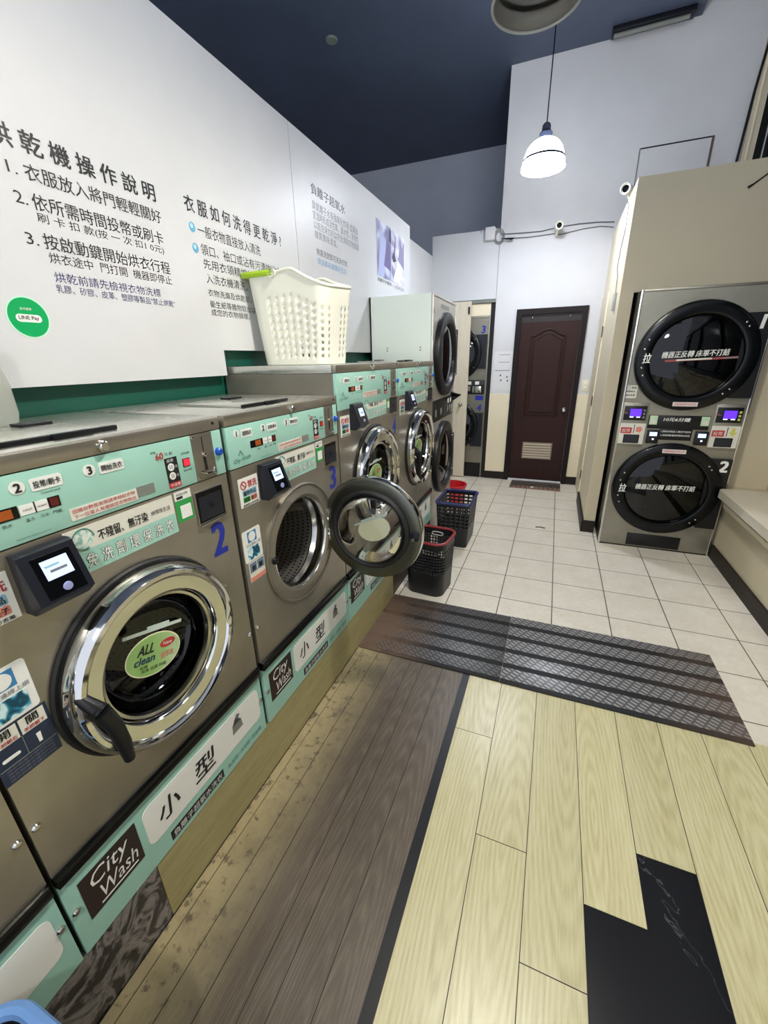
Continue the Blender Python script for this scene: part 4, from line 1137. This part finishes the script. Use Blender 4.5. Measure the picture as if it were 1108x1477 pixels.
pendant('lit pendant lamp nearest the shop entrance', (.95, -5.9, 3.05), BULB_N)

tl = thing('ceiling_light', 'unlit grey tube light fixture on the dark ceiling', 'lamp', (0, 0, 0))
MB().box(.98, 1.62, .86, .98, 4.285, 4.326, DKMET, .004).build('housing', tl)
MB().tube([(1.0, .90, 4.272), (1.58, .90, 4.272)], .018, GREYP, 12).build('tube', tl)
for n, (x, y) in enumerate(((-1.41, -.02),)):
    dt = MB().lathe([(0, -.016), (.05, -.014), (.056, 0)], (x, y, 4.326), GREYP, 24, 'z').build('reflection_spot')  # flat grey disc put in for a dust reflection, no real fixture
    tag(dt, 'small grey disc added for a round dust reflection on the dark ceiling', 'reflection')

# ------------------------------------------------------------------ cameras, cables, switches
def bullet_camera(label, loc, rz, tilt):
    t = thing('security_camera', label, 'camera', loc, rz)
    R_ = Matrix.Rotation(tilt, 3, 'X')
    def tr(mb):
        bmesh.ops.rotate(mb.bm, verts=mb.bm.verts, cent=(0, 0, 0), matrix=R_); return mb
    tr(MB().lathe([(0, .10), (.030, .095), (.036, .08), (.036, -.05), (.040, -.055), (.040, -.075), (.036, -.077), (.033, -.068), (.024, -.068), (.022, -.06)], (0, 0, 0), WHITEPL, 28)).build('camera_body', t)
    tr(MB().lathe([(.025, -.070), (.022, -.069), (.016, -.058), (0, -.057)], (0, 0, 0), BLACKG, 24)).build('lens', t)
    MB().tube([(0, .05, -.02), (0, .09, -.06), (0, .12, -.06)], .012, WHITEPL, 10).build('bracket', t)
    return t
bullet_camera('small white bullet camera on the back wall above the brown door', (.700, .905, 2.842), .15, .12)
bullet_camera('white bullet camera on the top of the side wall over the twin dryer', (1.235, .02, 2.83), -.35, .12)
jb = thing('junction_box', 'pale cable junction box with loose wires at the corner of the back wall', 'box', (-.02, .99, 2.86))
MB().box(-.055, .055, -.05, .02, -.06, .07, WALLW, .012).build('box_body', jb)
for q in range(3):
    r_ = .05+.012*q
    MB().tube([(.10+r_*.8*math.cos(a), .005-.008*q, -.03+r_*math.sin(a)) for a in [2*PI*k/18 for k in range(18)]], .0035, pmat('cable_grey', '6A6B70', .5), 5, True).build('cable_loop', jb)
MB().tube([(-.05, -.02, .05), (-.09, -.03, .07), (-.11, -.01, .03)], .0035, MATS['cable_grey'], 5).build('loose_wire', jb)
MB().tube([(.12, 0, -.05), (.24, -.005, -.065), (.27, -.005, -.06)], [.004, .012, .004], DKMET, 6).build('plug', jb)
cp_ = [(.10+ .0, 2.862), (.30, 2.850), (.52, 2.842), (.70, 2.862), (.90, 2.868), (1.08, 2.862), (1.24, 2.846)]
w1 = MB().tube([(x, 1.033, z) for x, z in cp_], .006, MATS['cable_grey'], 6).build('wall_cable')
tag(w1, 'upper grey cable clipped along the white back wall', 'cable')
w2 = MB().tube([(.12, 1.033, 2.815), (.40, 1.033, 2.800), (.66, 1.033, 2.805), (.72, 1.033, 2.79), (.95, 1.033, 2.818), (1.12, 1.033, 2.822), (1.24, 1.033, 2.80)], .005, MATS['cable_grey'], 6).build('wall_cable')
tag(w2, 'lower grey cable running past the bullet camera on the back wall', 'cable')
w3 = MB().tube([(1.240, -.02, 2.75), (1.240, -.20, 2.66), (1.240, -.24, 2.50), (1.240, -.10, 2.38), (1.240, -.06, 2.25), (1.240, -.20, 2.16), (1.240, -.25, 2.03)], .0035, MATS['cable_grey'], 5).build('wall_cable')
tag(w3, 'thin grey wire wandering down the cream side wall', 'cable')
ob = MB().box(1.225, 1.245, -.35, -.26, 1.90, 2.03, GREYPL, .004).build('outlet_box')
tag(ob, 'small grey outlet box at the end of the wandering wire', 'outlet')
sw_ = thing('light_switch', 'pale light switch plate right of the brown door', 'switch', (0, 0, 0))
MB().box(1.150, 1.222, YB-.010, YB, 1.15, 1.28, CREAM, .003).build('switch_plate', sw_)
for z in (1.175, 1.22): MB().box(1.170, 1.202, YB-.015, YB-.009, z, z+.032, WHITEPL, .002).build('rocker', sw_)
w4 = MB().tube([(2.30, -.565, 2.73), (2.15, -.566, 2.715), (2.02, -.566, 2.66), (1.93, -.566, 2.595), (1.905, -.566, 2.58)], [.004, .004, .004, .005, .009], DKMET, 6).build('wall_cable')
tag(w4, 'short dark wire hanging over the top of the beige board above the dryer', 'cable')
ap = MB()
ap.box(1.366, 1.376, YB-.006, YB, 2.72, 3.44, GREYP).box(1.376, 1.96, YB-.006, YB, 3.43, 3.44, BASEB).box(1.955, 1.975, YB-.006, YB, 2.72, 3.44, pmat('panel_brown', '5C5148', .6))
struct('trim_panel_outline', ap)
w5 = MB().tube([(2.165, 1.02, 2.76), (2.185, 1.02, 3.25), (2.20, 1.02, 3.7), (2.225, 1.02, 4.05), (2.24, 1.02, 4.6)], .011, BLACK, 6).build('wall_cable')
tag(w5, 'thick black cable running up the corner beside the high window', 'cable')

# paper notices on the back wall, left of the door
pn = thing('wall_notice', 'white notice sheet with small drawings taped left of the brown door', 'notice', (0, 0, 0))
MB().box(.110, .330, YB-.0014, YB-.0004, 1.14, 1.62, pmat('paper', 'DFDFDF', .6)).build('sheet', pn)
tx = MB(); y = YB-.002
for z in (1.575, 1.49): tx.box(.17, .30, y, YB-.0005, z, z+.006, INKG)
tx.box(.13, .31, y, YB-.0005, 1.39, 1.40, INKP)
for x, z in ((.19, 1.33), (.27, 1.31), (.20, 1.27), (.28, 1.265)): tx.prism([(x, z), (x+.012, z-.006), (x+.020, z+.014), (x+.008, z+.022)], y, YB-.0005, INK)
tx.build('printed_text', pn)

# small litter on the floor
sc1 = MB().prism([(.83, -.60), (.87, -.585), (.92, -.60), (.915, -.62), (.87, -.60), (.84, -.615)], .0005, .004, BLACK, 'z').build('litter_scrap')
tag(sc1, 'tiny black scrap lying on the tiles in front of the brown door', 'scrap')
sc2 = MB().box(1.965, 2.02, -2.70, -2.62, .0005, .003, BLUEB).build('litter_scrap')
tag(sc2, 'small blue scrap on the tiles right of the striped mat', 'scrap')
sc3 = MB().prism([(.70, .70), (.735, .69), (.75, .72), (.72, .735)], .0098, .016, WHITEP, 'z').build('litter_scrap')
tag(sc3, 'tiny white scrap on the doormat', 'scrap')
